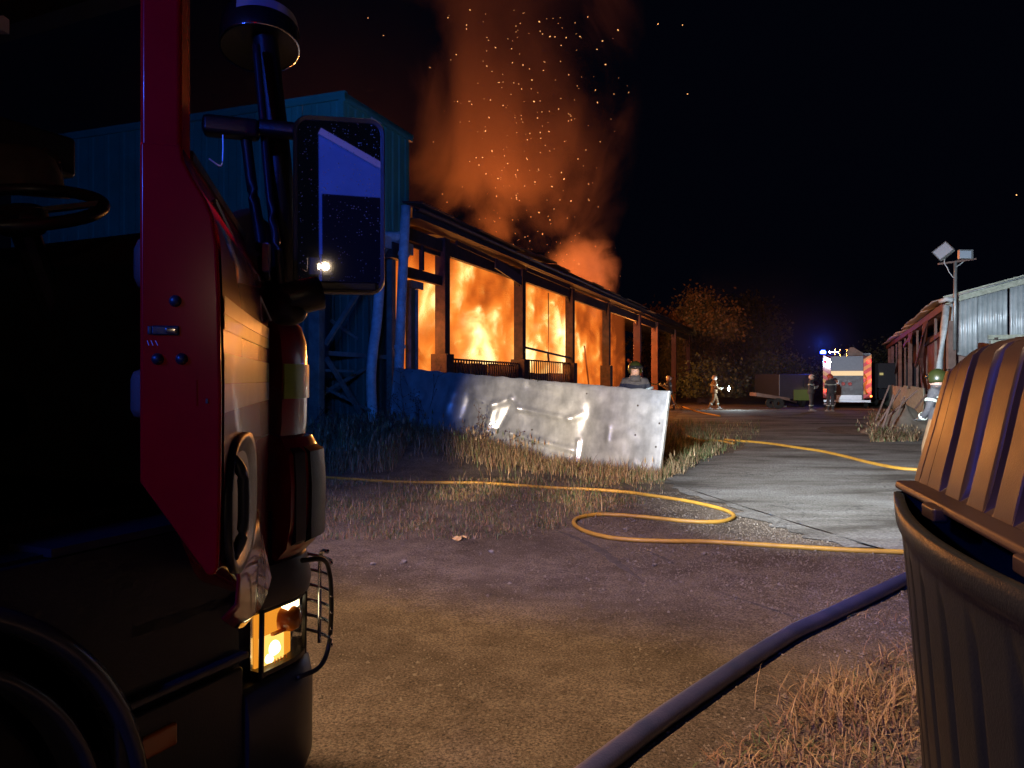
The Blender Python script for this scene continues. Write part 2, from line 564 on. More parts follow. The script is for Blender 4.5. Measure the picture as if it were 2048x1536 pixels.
# roof sheets, corrugated, seen along their front edge; lifted and slipped by the heat
def corr(s0, s1, w0, w1, z0, z1, n=10, amp=.022, pitch=.15, jag=0.0):
    m = MB()
    cols = int((s1 - s0) / (pitch / 4))
    P = []
    for i in range(cols + 1):
        s = s0 + (s1 - s0) * i / cols
        a = math.sin(2 * PI * s / pitch) * amp
        P.append([BP(s, w0 + (w1 - w0) * t / 3 - (R.uniform(0, jag) if t == 0 else 0), z0 + (z1 - z0) * t / 3 + a) for t in range(4)])
    m.grid(P)
    return m
s = -2.3; k = 0
while s < 56:
    ln = 1.75
    dz = R.uniform(-.02, .03) + (0.10 * sstep((s - 3) / 3) * sstep((9 - s) / 3))
    slip = R.uniform(-.06, .06)
    back = 2.6 if s < 25 else 7.0
    if 24.6 < s < 26: dz -= .18; slip -= .2
    corr(s, s + ln + .06, -.52 + slip, back, 5.70 + dz, 5.70 + dz + (back + .5) * .105).build('roof_sheet', M_roof, shed, smooth=True, solid=.01)
    s += ln; k += 1
# a loose sheet hanging under the eave in the second bay, and battens
MB().beam(BP(.6, -.12, 5.28), BP(5.2, -.12, 5.16), .06, .12).build('batten', M_timber, shed)
MB().beam(BP(6.2, -.14, 5.34), BP(11.3, -.14, 5.30), .06, .16).build('batten', M_timber, shed)
MB().beam(BP(3.3, -.16, 5.12), BP(5.6, -.16, 4.86), .05, .30).build('hanging_board', M_roof, shed)
# first narrow bay: window frame above a doorway
MB().box(BP(-1.02, 0, 4.18), (1.78, .12, .24), BAX).build('transom', M_timber, shed)
MB().box(BP(-1.18, 0, 4.62), (.10, .10, .60), BAX).build('mullion', M_timber, shed)
MB().box(BP(-1.0, .02, 4.86), (1.7, .06, .10), BAX).build('window_head', M_timber, shed)
MB().box(BP(-1.62, -.02, 3.90), (.62, .20, .18), BAX).build('door_lintel', M_grey, shed)
MB().box(BP(-1.78, -.02, 1.8), (.26, .10, 4.0), BAX).build('door_leaf', M_green, shed)
MB().box(BP(-1.60, -.04, 1.8), (.07, .14, 4.0), BAX).build('door_jamb', M_grey, shed)
MB().box(BP(-1.93, -.04, 1.8), (.05, .14, 4.0), BAX).build('door_jamb', M_grey, shed)
# barriers of upright bars with boards behind, in the second and third bay
for (s0, s1, zt, zp, nb) in ((.25, 5.7, 2.18, 2.10, 30), (6.2, 11.6, 2.30, 1.98, 22)):
    br = MB().beam(BP(s0, -.02, zt), BP(s1, -.02, zt - .02), .05, .05).build('barrier_rail', M_steel, shed)
    MB().beam(BP(s0, -.02, .95), BP(s1, -.02, .95), .05, .05).build('lower_rail', M_steel, br)
    for k in range(nb):
        s = s0 + (s1 - s0) * (k + .5) / nb
        lean = 0.0 if s0 < 1 else .10
        MB().beam(BP(s, -.05, .5), BP(s - lean, -.05, zt + .02), .035, .035, up=DB).build('bar', M_steel, br)
        if s0 > 1 and k % 2: continue
    n = 13
    for k in range(n):
        s = s0 + (s1 - s0) * (k + .5) / n
        MB().box(BP(s, .05, (.3 + zp) / 2 - (.12 if s0 > 1 else 0) + R.uniform(-.02, .02)), ((s1 - s0) / n - .02, .025, zp - .3), BAX).build('board', M_grey, br)
MB().beam(BP(6.1, -.04, 2.72), BP(11.6, -.04, 2.50), .06, .07).build('top_rail', M_steel, shed)
MB().beam(BP(8.9, -.04, 2.3), BP(8.8, -.04, 2.62), .06, .06, up=DB).build('rail_stub', M_steel, shed)
# inside: posts and fallen members within the flames
for (a, b, w) in (((2.1, 1.1, .5), (2.1, 1.1, 4.4), .13), ((.2, 1.0, 2.6), (2.2, 1.3, 1.7), .12), ((21.2, .9, 3.5), (24.6, 1.1, 1.5), .14),
                  ((18.4, .9, 4.0), (24.6, 1.3, 2.6), .10), ((25.9, .6, 2.75), (30.8, .6, 1.55), .12), ((16.6, .7, 3.2), (17.5, .7, 1.2), .07)):
    MB().beam(BP(*a), BP(*b), w, w, up=DB).build('fallen_beam', M_post, shed)
for s_, l_ in ((6.5, 2.2), (9.6, 2.3)):
    MB().tube([BP(s_, .2, 4.9), BP(s_ + .03, .2, 4.9 - l_ / 2), BP(s_, .2, 4.9 - l_)], .02, 5).build('hanging_wire', M_steel, shed)
# back and end walls, floor slab
m = MB()
for k in range(26):
    s = -2 + k * 1.9
    MB().box(BP(s + .95, 9.2, 2.6), (1.86, .06, 5.4), BAX).build('back_wall_sheet', M_steel, shed)
MB().box(BP(-2.35, 4.6, 2.9), (.12, 9.0, 5.6), BAX).build('end_wall', M_steel, shed)
for k in range(12):
    s = 27 + k * 1.7
    MB().box(BP(s, 6.9, 2.6), (1.66, .05, 5.6), BAX).build('partition_sheet', M_steel, shed)

# flames: glowing gas that fills the bays
def fire_mat():
    m = bpy.data.materials.new('flames'); m.use_nodes = True
    nt = m.node_tree; N = nt.nodes; N.clear(); L = nt.links
    out = N.new('ShaderNodeOutputMaterial')
    tc = N.new('ShaderNodeTexCoord')
    # coordinates along the shed
    def dot(vec, off):
        a = N.new('ShaderNodeVectorMath'); a.operation = 'SUBTRACT'; a.inputs[1].default_value = tuple(B0)
        L.new(tc.outputs['Object'], a.inputs[0])
        d = N.new('ShaderNodeVectorMath'); d.operation = 'DOT_PRODUCT'; d.inputs[1].default_value = tuple(vec)
        L.new(a.outputs[0], d.inputs[0]); return d.outputs['Value']
    s = dot(DB, 0); z = dot(UP, 0)
    def noise(sc, det, rough, dist=0.0, vec=None):
        n = N.new('ShaderNodeTexNoise'); n.inputs['Scale'].default_value = sc; n.inputs['Detail'].default_value = det
        n.inputs['Roughness'].default_value = rough; n.inputs['Distortion'].default_value = dist
        L.new(vec or tc.outputs['Object'], n.inputs['Vector']); return n
    mp = N.new('ShaderNodeMapping'); mp.inputs['Scale'].default_value = (1, 1, .85); L.new(tc.outputs['Object'], mp.inputs['Vector'])
    n1 = noise(0.50, 4, .55, .9, mp.outputs[0]); n2 = noise(1.3, 5, .58, .8, mp.outputs[0])
    def math_(op, a, b=None, c=None):
        q = N.new('ShaderNodeMath'); q.operation = op
        for i, v in enumerate((a, b, c)):
            if v is None: continue
            if isinstance(v, (int, float)): q.inputs[i].default_value = v
            else: L.new(v, q.inputs[i])
        return q.outputs[0]
    # hot centre around s=10, z=2
    ds = math_('MULTIPLY', math_('SUBTRACT', s, 10.0), 1 / 10.5)
    dz = math_('MULTIPLY', math_('SUBTRACT', z, 2.1), 1 / 3.2)
    r2 = math_('ADD', math_('MULTIPLY', ds, ds), math_('MULTIPLY', dz, dz))
    heat = math_('SUBTRACT', 0.76, math_('MULTIPLY', r2, 0.26))
    far = N.new('ShaderNodeMapRange'); far.inputs['From Min'].default_value = 16; far.inputs['From Max'].default_value = 22
    far.inputs['To Min'].default_value = 0; far.inputs['To Max'].default_value = .26; L.new(s, far.inputs['Value'])
    heat = math_('SUBTRACT', heat, far.outputs[0])
    t = math_('ADD', heat, math_('MULTIPLY', math_('SUBTRACT', n1.outputs['Fac'], .5), 2.3))
    t = math_('ADD', t, math_('MULTIPLY', math_('SUBTRACT', n2.outputs['Fac'], .5), 1.15))
    cr = N.new('ShaderNodeValToRGB'); e = cr.color_ramp.elements
    e[0].position = 0.0; e[0].color = (.20, .035, .006, 1)
    e[1].position = 1.0; e[1].color = (3.2, 2.4, 1.0, 1)
    for p, c in ((.22, (.50, .085, .010)), (.42, (.88, .17, .017)), (.62, (1.08, .27, .03)), (.80, (1.5, .62, .12))):
        q = e.new(p); q.color = (*c, 1)
    L.new(t, cr.inputs['Fac'])
    dens = math_('MULTIPLY', n2.outputs['Fac'], 4.5)
    em = N.new('ShaderNodeEmission'); L.new(cr.outputs[0], em.inputs['Color']); L.new(dens, em.inputs['Strength'])
    ab = N.new('ShaderNodeVolumeAbsorption'); ab.inputs['Color'].default_value = (0, 0, 0, 1); L.new(dens, ab.inputs['Density'])
    ad = N.new('ShaderNodeAddShader'); L.new(em.outputs[0], ad.inputs[0]); L.new(ab.outputs[0], ad.inputs[1])
    L.new(ad.outputs[0], out.inputs['Volume'])
    return m
M_fire = fire_mat()
M_fire.cycles.volume_step_rate = .4
m = MB()
m.box(BP(11.7, 4.8, 2.62), (27.8, 8.2, 5.24), BAX)
fl = m.build('flames', M_fire)
tag(fl, 'mass of orange and yellow flames filling the open bays of the shed', 'flames', kind='stuff')

# smoke: lit from below by the burning roof
def smoke_mat(name, dens, scale, A, B, soft, col=(0.60, 0.47, 0.43), an=0.4, zs=.6):
    m = bpy.data.materials.new(name); m.use_nodes = True
    nt = m.node_tree; N = nt.nodes; N.clear(); L = nt.links
    out = N.new('ShaderNodeOutputMaterial'); tc = N.new('ShaderNodeTexCoord')
    mp = N.new('ShaderNodeMapping'); mp.inputs['Scale'].default_value = (1, 1, zs); L.new(tc.outputs['Object'], mp.inputs['Vector'])
    n = N.new('ShaderNodeTexNoise'); n.inputs['Scale'].default_value = scale; n.inputs['Detail'].default_value = 5
    n.inputs['Roughness'].default_value = .6; n.inputs['Distortion'].default_value = .7
    L.new(mp.outputs[0], n.inputs['Vector'])
    sp = N.new('ShaderNodeVectorMath'); sp.operation = 'SUBTRACT'; sp.inputs[1].default_value = (.5, .5, .5)
    L.new(tc.outputs['Generated'], sp.inputs[0])
    s2 = N.new('ShaderNodeVectorMath'); s2.operation = 'SCALE'; s2.inputs['Scale'].default_value = 2; L.new(sp.outputs[0], s2.inputs[0])
    ln = N.new('ShaderNodeVectorMath'); ln.operation = 'LENGTH'; L.new(s2.outputs[0], ln.inputs[0])
    def mth(op, a, c, d=None):
        q = N.new('ShaderNodeMath'); q.operation = op
        for i, v in enumerate((a, c, d)):
            if v is None: continue
            if isinstance(v, (int, float)): q.inputs[i].default_value = v
            else: L.new(v, q.inputs[i])
        return q.outputs[0]
    body = mth('MULTIPLY', mth('SUBTRACT', .86, ln.outputs['Value']), A)
    val = mth('MULTIPLY_ADD', mth('SUBTRACT', n.outputs['Fac'], .5), B, body)
    r = N.new('ShaderNodeMapRange'); r.inputs['From Min'].default_value = 0; r.inputs['From Max'].default_value = soft
    r.inputs['To Max'].default_value = dens; L.new(val, r.inputs['Value'])
    sx = N.new('ShaderNodeSeparateXYZ'); L.new(tc.outputs['Generated'], sx.inputs[0])
    hf = N.new('ShaderNodeMapRange'); hf.inputs['From Min'].default_value = .15; hf.inputs['From Max'].default_value = .85
    hf.inputs['To Min'].default_value = 1.0; hf.inputs['To Max'].default_value = .07; L.new(sx.outputs['Z'], hf.inputs['Value'])
    rim = N.new('ShaderNodeMapRange'); rim.inputs['From Min'].default_value = 1; rim.inputs['From Max'].default_value = .85
    L.new(ln.outputs['Value'], rim.inputs['Value'])
    v = N.new('ShaderNodeVolumePrincipled'); v.inputs['Color'].default_value = (*col, 1); v.inputs['Anisotropy'].default_value = an
    L.new(mth('MULTIPLY', mth('MULTIPLY', r.outputs[0], rim.outputs[0]), hf.outputs[0]), v.inputs['Density']); L.new(v.outputs[0], out.inputs['Volume'])
    return m
def smoke_blob(name, c, r, M, label, lean=0.0):
    m = MB()
    P = []
    for i in range(25):
        a = 2 * PI * i / 24
        row = []
        for j in range(13):
            b = -PI / 2 + PI * j / 12
            zz = math.sin(b) * r[2]
            row.append(Vector((c[0] + math.cos(a) * math.cos(b) * r[0] + lean * zz, c[1] + math.sin(a) * math.cos(b) * r[1], c[2] + zz)))
        P.append(row)
    m.grid(P)
    o = m.build(name, M, weld=.001)
    return tag(o, label, 'smoke', kind='stuff')
c = BP(10.5, 4.5, 0)
smoke_blob('smoke', (c.x + 2.5, c.y, 14.5), (5.4, 4.6, 11.5), smoke_mat('smoke_plume', .42, .24, .8, 2.6, .75), 'tall plume of smoke lit orange by the burning shed below')
c = BP(17, 3.5, 0)
smoke_blob('smoke', (c.x + 2.5, c.y, 6.7), (2.0, 2.0, 2.7), smoke_mat('smoke_puff', 1.5, .75, 1.6, 3.2, .9, (.85, .72, .78), zs=1), 'pale pinkish puff of smoke rising off the right part of the roof')
smoke_blob('smoke', (-9.5, 31, 12), (9.5, 6, 10), smoke_mat('smoke_veil', .014, .12, 1.2, 1.2, .6), 'thin dark red veil of smoke drifting left behind the clad tower')
# drifting mist round the distant crew, caught by torch and beacon
smoke_blob('smoke', (15.5, 44.5, 3.6), (8.5, 5.0, 6.5), smoke_mat('smoke_mist', .028, .28, .9, 1.3, .9, (.8, .85, .9)), 'faint mist of drifting smoke round the distant engine and the torch')
# ------------------------------------------------------------------ clad loading tower on the left
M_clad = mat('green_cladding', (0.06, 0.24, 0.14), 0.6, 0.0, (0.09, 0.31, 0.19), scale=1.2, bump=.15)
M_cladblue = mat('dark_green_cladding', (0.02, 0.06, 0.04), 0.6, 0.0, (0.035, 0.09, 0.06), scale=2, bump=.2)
M_paintpost = mat('chipped_white_post', (0.30, 0.32, 0.32), 0.55, 0.0, (0.55, 0.56, 0.54), scale=6, bump=.25)
M_brace = mat('old_timber_brace', (0.07, 0.075, 0.06), 0.75, 0, (0.14, 0.14, 0.11), scale=5, bump=.3)
tower = root('clad_tower', BP(-4.67, 0, 0), 'tall clad box raised on braced posts, lit blue, left of the burning shed', 'tower')
def trap(P0, ax, n_, width, z0, z1, depth=.035, pitch=.30):
    """one trapezoid-profile cladding sheet: starts at P0, runs width along ax, ribs stand out along n_"""
    prof = []
    x = 0
    while x < width - .01:
        for dx, d in ((0, 0), (.10, 0), (.13, 1), (.24, 1), (.27, 0)):
            if x + dx <= width: prof.append((x + dx, d))
        x += pitch
    prof.append((width, 0))
    m = MB()
    m.grid([[P0 + ax * a + n_ * (d * depth) + UP * z for z in (z0, z1)] for a, d in prof])
    return m
S0 = -4.67
for k in range(3):   # face along the shed
    ln = .93
    MB().raw(*(lambda m: (m.v, m.f))(trap(BP(S0 + .02 + k * ln, -.02, 0), DB, -NB, ln - .01, 4.85, 7.34, .02))).build('cladding_sheet', M_clad, tower, solid=.006)
for k in range(10):  # face towards the camera
    MB().raw(*(lambda m: (m.v, m.f))(trap(BP(S0, .02 + k * .95, 0), NB, -DB, .94, 4.85, 7.34, .012, .47))).build('cladding_sheet', M_clad, tower, solid=.006)
MB().box(BP(S0 + 1.4, 4.8, 7.40), (2.95, 9.8, .08), BAX).build('roof_cap', M_clad, tower)
MB().box(BP(S0 - .02, 4.8, 7.40), (.10, 9.8, .16), BAX).build('roof_flashing', M_clad, tower)
MB().box(BP(S0 - .0, -.0, 6.12), (.12, .12, 2.56), BAX).build('corner_flashing', M_clad, tower)
MB().box(BP(S0 + 1.4, -.04, 7.36), (2.9, .12, .16), BAX).build('roof_flashing', M_clad, tower)
MB().box(BP(S0 + 1.4, .10, 6.0), (2.7, .04, 2.4), BAX).build('inner_lining', M_steel, tower)
MB().box(BP(S0 + .10, 4.8, 6.0), (.04, 9.4, 2.4), BAX).build('inner_lining', M_steel, tower)
MB().box(BP(S0 + 1.4, 4.8, 4.78), (2.9, 9.6, .12), BAX).build('bin_floor', M_steel, tower)
MB().box(BP(S0 - .04, 4.8, 4.72), (.16, 9.7, .24), BAX).build('bearer', M_paintpost, tower)
MB().box(BP(S0 + 1.4, -.06, 4.70), (2.8, .16, .26), BAX).build('bearer', M_paintpost, tower)
MB().extrude([BP(S0 + .9, -.06, 7.36), BP(S0 + 1.5, -.06, 7.36), BP(S0 + 1.2, -.08, 7.05)], -NB * .02).build('torn_flashing', M_paintpost, tower)
# stilts
tz = lambda p: terrain(p.x, p.y) - .1
for (s, w, r) in ((S0, .62, .12), (S0, 4.0, .12), (S0, 8.0, .12)):
    b = BP(s, w, 0)
    MB().box(BP(s, w, (tz(b) + 4.65) / 2), (.22, .26, 4.65 - tz(b)), BAX).build('stilt', M_brace, tower, bevel=.02)
b0 = px(748, 870, 17.0)
cp = ease([px(760, 560, 17.2), px(754, 640, 17.1), px(746, 700, 17.0), px(742, 760, 16.9), px(745, 820, 16.9), px(752, 880, 16.9)], 5)
MB().tube(cp, .115, 10).build('bent_stilt', M_paintpost, tower, smooth=True)
MB().box(px(761, 510, 17.3), (.17, .17, 1.2)).build('stilt_head', M_paintpost, tower)
# blue wall set back under the bin
for k in range(9):
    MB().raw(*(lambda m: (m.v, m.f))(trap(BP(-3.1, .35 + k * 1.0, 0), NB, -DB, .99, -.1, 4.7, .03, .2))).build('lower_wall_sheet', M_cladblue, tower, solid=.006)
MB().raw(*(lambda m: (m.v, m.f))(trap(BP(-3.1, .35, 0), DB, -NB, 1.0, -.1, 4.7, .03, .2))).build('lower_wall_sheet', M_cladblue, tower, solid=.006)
def pbeam(a, b, Ya, Yb, w, name, M, par):
    return MB().beam(px(*a, Ya), px(*b, Yb), w, w * .6, up=DB).build(name, M, par)
for a, b, Ya, Yb, w in (((650, 690), (790, 470), 15.9, 17.4, .10), ((652, 715), (748, 868), 15.9, 16.9, .10), ((735, 735), (625, 800), 17.2, 16.2, .08),
                        ((655, 706), (800, 716), 16.6, 17.9, .10), ((620, 740), (708, 742), 15.9, 16.3, .05), ((560, 560), (600, 520), 16, 16.2, .1),
                        ((618, 700), (640, 706), 15.9, 15.9, .08), ((640, 770), (742, 822), 16.4, 16.8, .06), ((660, 640), (735, 690), 17, 17.4, .07)):
    pbeam(a, b, Ya, Yb, w, 'brace', M_brace, tower)
MB().beam(px(782, 520, 17.6), px(782, 860, 17.6), .14, .16, up=DB).build('corner_post', M_brace, tower)
# stub of a large pipe under the bin
MB().tube([px(768, 473, 17.2), px(803, 474, 17.5)], .115, 16).tube([px(797, 474, 17.48), px(804, 474, 17.53)], .13, 16).build('pipe_stub', M_paintpost, tower, smooth=False)
MB().box(px(785, 503, 17.5), (.5, .3, .35), BAX).build('junction_box', M_steel, tower)
# downpipe at the shed corner
dp = root('downpipe', px(797, 740, 17.3), 'bright blue-lit white downpipe standing at the near corner of the burning shed', 'pipe')
MB().tube([px(812, 412, 17.4), px(809, 470, 17.4), px(803, 600, 17.4), px(798, 735, 17.4), px(797, 850, 17.4)], .112, 14).build('pipe', M_paintpost, dp, smooth=True)
MB().tube([px(808, 505, 17.4), px(807, 512, 17.4)], .135, 14).tube([px(800, 690, 17.4), px(800, 697, 17.4)], .135, 14).build('pipe_clip', M_paintpost, dp)

# ------------------------------------------------------------------ dented metal sheet leaning in front of the shed
def sheet_mat():
    m = bpy.data.materials.new('dented_metal'); m.use_nodes = True
    nt = m.node_tree; N = nt.nodes; L = nt.links; b = N['Principled BSDF']
    tc = N.new('ShaderNodeTexCoord')
    n = N.new('ShaderNodeTexNoise'); n.inputs['Scale'].default_value = 2.2; n.inputs['Detail'].default_value = 8; n.inputs['Roughness'].default_value = .7
    L.new(tc.outputs['Object'], n.inputs['Vector'])
    cr = N.new('ShaderNodeValToRGB'); e = cr.color_ramp.elements
    e[0].position = .3; e[0].color = (.34, .36, .39, 1); e[1].position = .66; e[1].color = (.60, .62, .64, 1)
    L.new(n.outputs['Fac'], cr.inputs[0]); vv = N.new('ShaderNodeTexVoronoi'); vv.inputs['Scale'].default_value = 3.3; L.new(tc.outputs['Object'], vv.inputs['Vector'])
    sp_ = N.new('ShaderNodeMapRange'); sp_.inputs['From Min'].default_value = .045; sp_.inputs['From Max'].default_value = .075; sp_.inputs['To Min'].default_value = .06
    L.new(vv.outputs['Distance'], sp_.inputs['Value'])
    st = N.new('ShaderNodeMapping'); st.inputs['Scale'].default_value = (2.2, 2.2, .35); L.new(tc.outputs['Object'], st.inputs['Vector'])
    n5 = N.new('ShaderNodeTexNoise'); n5.inputs['Scale'].default_value = 3; n5.inputs['Detail'].default_value = 6; L.new(st.outputs[0], n5.inputs['Vector'])
    s5 = N.new('ShaderNodeMapRange'); s5.inputs['From Min'].default_value = .35; s5.inputs['From Max'].default_value = .6; s5.inputs['To Min'].default_value = .8; L.new(n5.outputs['Fac'], s5.inputs['Value'])
    k5 = N.new('ShaderNodeMath'); k5.operation = 'MULTIPLY'; L.new(sp_.outputs[0], k5.inputs[0]); L.new(s5.outputs[0], k5.inputs[1])
    mxs = N.new('ShaderNodeMix'); mxs.data_type = 'RGBA'; mxs.inputs[6].default_value = (.06, .045, .035, 1)
    L.new(k5.outputs[0], mxs.inputs[0]); L.new(cr.outputs[0], mxs.inputs[7]); L.new(mxs.outputs[2], b.inputs['Base Color'])
    b.inputs['Metallic'].default_value = .62
    mr = N.new('ShaderNodeMapRange'); mr.inputs['From Min'].default_value = .3; mr.inputs['From Max'].default_value = .7
    mr.inputs['To Min'].default_value = .30; mr.inputs['To Max'].default_value = .46
    L.new(n.outputs['Fac'], mr.inputs['Value']); L.new(mr.outputs[0], b.inputs['Roughness'])
    # small pock marks
    n2 = N.new('ShaderNodeTexNoise'); n2.inputs['Scale'].default_value = 1.6; n2.inputs['Detail'].default_value = 3
    L.new(tc.outputs['Object'], n2.inputs['Vector'])
    v = N.new('ShaderNodeTexVoronoi'); v.inputs['Scale'].default_value = 5.0; L.new(tc.outputs['Object'], v.inputs['Vector'])
    pk = N.new('ShaderNodeMapRange'); pk.inputs['From Min'].default_value = 0; pk.inputs['From Max'].default_value = .07
    L.new(v.outputs['Distance'], pk.inputs['Value'])
    ma = N.new('ShaderNodeMath'); ma.operation = 'MULTIPLY_ADD'; ma.inputs[1].default_value = 1.6
    L.new(n2.outputs['Fac'], ma.inputs[0]); L.new(pk.outputs[0], ma.inputs[2])
    bu = N.new('ShaderNodeBump'); bu.inputs['Strength'].default_value = .2; bu.inputs['Distance'].default_value = .02
    L.new(ma.outputs[0], bu.inputs['Height']); L.new(bu.outputs[0], b.inputs['Normal'])
    return m
M_sheet = sheet_mat()
TL, TRt = px(790, 735, 16.8), px(1341, 783, 13.2)
BL, BR = px(778, 872, 16.6), px(1322, 952, 13.1)
sh = root('dented_sheet', (BL + BR) / 2, 'long dented silver metal sheet propped on edge in dry grass before the fire', 'metal sheet')
sn = (TRt - TL).cross(BL - TL).normalized()
if sn.y > 0: sn = -sn
def seg(u, v, a, b, w):
    # ridge profile round a segment
    ax, ay = a; bx, by = b
    dx, dy = (bx - ax) * 6.2, (by - ay) * 1.45
    qx, qy = (u - ax) * 6.2, (v - ay) * 1.45
    t = max(0, min(1, (qx * dx + qy * dy) / (dx * dx + dy * dy)))
    return math.exp(-(((qx - dx * t) ** 2 + (qy - dy * t) ** 2) / (w * w)))
RID = [((.43, .62), (.49, .72), .07, .05), ((.49, .72), (.52, .60), .06, .05), ((.52, .60), (.70, .54), .05, .045), ((.70, .54), (.74, .62), .07, .04),
       ((.43, .62), (.41, .25), .06, .04), ((.41, .25), (.50, .27), .05, .03), ((.50, .27), (.72, .16), .05, .045), ((.49, .70), (.45, .3), .10, -.06),
       ((.26, .70), (.24, .45), .09, .05), ((.33, .72), (.31, .40), .10, -.06), ((.33, .72), (.42, .60), .06, .035), ((.76, .70), (.74, .10), .13, -.05),
       ((.735, .28), (.735, .02), .04, .05), ((.05, .9), (.12, .5), .10, .05), ((.02, .4), (.14, .62), .08, -.04), ((.12, .5), (.08, .1), .09, -.04),
       ((.55, .9), (.66, .8), .12, -.03), ((.83, .5), (.83, .35), .05, .02), ((.92, .12), (.95, .04), .05, .03), ((.58, .45), (.66, .36), .28, -.06)]
m = MB(); NU, NV = 220, 56
P = []
for i in range(NU + 1):
    u = i / NU
    row = []
    for j in range(NV + 1):
        v = j / NV
        p = (BL.lerp(BR, u)).lerp(TL.lerp(TRt, u), v)
        d = sum(h * seg(u, v, a, b, w) for a, b, w, h in RID)
        d += .02 * mnoise.noise(Vector((u * 7, v * 2.2, 3))) + .012 * mnoise.noise(Vector((u * 26, v * 8, 9)))
        if u > .80: d += (u - .80) * .32 * (1 - .3 * v)
        if v > .97: d -= .012
        edge_ = .02 * mnoise.noise(Vector((u * 30, 7, 1))) if j in (0, NV) else 0
        row.append(p + sn * d + UP * edge_)
    P.append(row)
m.grid(P)
m.build('panel', M_sheet, sh, smooth=True, solid=.012)
MB().beam(P[-1][0] - sn * .0 + sn * .01, P[-1][-1] + sn * .01, .03, .07, up=sn).build('folded_edge', M_paintpost, sh)
MB().beam(P[0][0], P[0][-1], .03, .06, up=sn).build('folded_edge', M_sheet, sh)
for u in (.16, .5, .9):
    a = BL.lerp(BR, u).lerp(TL.lerp(TRt, u), .8) - sn * .09
    b = a - sn * .9; b.z = terrain(b.x, b.y)
    MB().beam(a, b, .05, .08).build('prop', M_brace, sh)

# ------------------------------------------------------------------ dry grass: blades by the thousand
def blades(name, seeds, label, mats, curve=.5, wid=.006, lab_cat='grass'):
    V = []; Fc = []; mi = []
    for (x, y, h, lean, az, k) in seeds:
        z = terrain(x, y)
        dx, dy = math.cos(az), math.sin(az)
        nx, ny = -dy, dx
        pts = []
        for t in (0, .35, .7, 1):
            off = lean * h * (t ** 1.8)
            zz = h * (t - curve * lean * t * t * .6)
            pts.append((x + dx * off, y + dy * off, z + zz))
        n = len(V); w = wid * (.7 + .6 * R.random())
        for i, p in enumerate(pts[:3]):
            ww = w * (1 - .25 * i)
            V.append((p[0] - nx * ww, p[1] - ny * ww, p[2])); V.append((p[0] + nx * ww, p[1] + ny * ww, p[2]))
        V.append(pts[3])
        Fc += [(n, n + 1, n + 3, n + 2), (n + 2, n + 3, n + 5, n + 4), (n + 4, n + 5, n + 6)]
        mi += [k] * 3
        if h > .42 and R.random() < .4:   # seed head
            q = Vector(pts[3]); n = len(V)
            for a in range(4):
                V.append((q.x + (nx if a % 2 else dx) * .014 * (1 if a < 2 else -1), q.y + (ny if a % 2 else dy) * .014 * (1 if a < 2 else -1), q.z - .03))
            V += [(q.x, q.y, q.z + .05), (q.x, q.y, q.z - .08)]
            Fc += [(n, n + 1, n + 4), (n + 1, n + 2, n + 4), (n + 2, n + 3, n + 4), (n + 3, n, n + 4), (n, n + 1, n + 5), (n + 2, n + 3, n + 5)]
            mi += [k] * 6
    me = bpy.data.meshes.new(name); me.from_pydata(V, [], Fc)
    for q in mats: me.materials.append(q)
    me.polygons.foreach_set('material_index', mi)
    o = bpy.data.objects.new(name, me); COL.objects.link(o)
    return tag(o, label, lab_cat, kind='stuff')
M_straw = mat('straw', (0.26, 0.17, 0.085), 0.8, 0, (0.42, 0.30, 0.165), scale=9)
M_straw2 = mat('brown_straw', (0.17, 0.09, 0.045), 0.85, 0, (0.28, 0.15, 0.08), scale=9)
M_leaf = mat('green_blade', (0.06, 0.085, 0.025), 0.7, 0, (0.12, 0.15, 0.05), scale=5)
def seedpt(x, y, h, k=None, lean=None):
    return (x, y, h, R.uniform(.15, .9) if lean is None else lean, R.uniform(0, 2 * PI), R.choice((0, 0, 1, 1, 2)) if k is None else k)
# tall band along the foot of the sheet and across the bank on the left
sd = []
for _ in range(15000):
    u = R.uniform(-.55, 1.03)
    base = BL + (BR - BL) * u
    off = abs(R.gauss(0, .55)) + .03
    x = base.x + sn.x * off + R.uniform(-.1, .1); y = base.y + sn.y * off
    if u > 1.0 and off > .6: continue
    dens = mnoise.noise(Vector((x * 1.7, y * 1.7, 0)))
    if dens < -.25 and R.random() < .6: continue
    h = (R.uniform(.14, .40) + (.20 if R.random() < .10 else 0)) * (1 - .4 * min(1, off / 1.6))
    if u > .62: h *= .72
    sd.append(seedpt(x, y, h, R.choice((0, 1, 1, 1, 2)) if u < .35 else R.choice((0, 0, 1, 1, 2))))
for _ in range(9000):
    x = R.uniform(-6.5, -2.0); y = R.uniform(13.0, 17.5)
    sd.append(seedpt(x, y, R.uniform(.15, .5), R.choice((1, 1, 1, 2, 0))))
blades('tall_grass', sd, 'tall dry brown grass along the foot of the dented metal sheet', [M_straw, M_straw2, M_leaf], wid=.006)
# short scrubby turf in front of the hose
sd = []
while len(sd) < 17000:
    xx = R.uniform(560, 1330); yy = R.uniform(958, 1080)
    lim = 1078 - (xx - 700) * .02 - max(0, xx - 1050) * .28
    if yy > lim + R.gauss(0, 9): continue
    if mnoise.noise(Vector((xx * .012, yy * .03, 5))) < -.12 + (.25 if yy > 1030 else 0) and R.random() < .82: continue
    p = G(xx, yy)
    h = R.uniform(.02, .085) if R.random() > .025 else R.uniform(.12, .28)
    sd.append(seedpt(p.x, p.y, h, R.choice((0, 1, 1, 2, 2))))
blades('short_grass', sd, 'trodden short grass and dead stalks on the near side of the yellow hose', [M_straw, M_straw2, M_leaf], wid=.004)
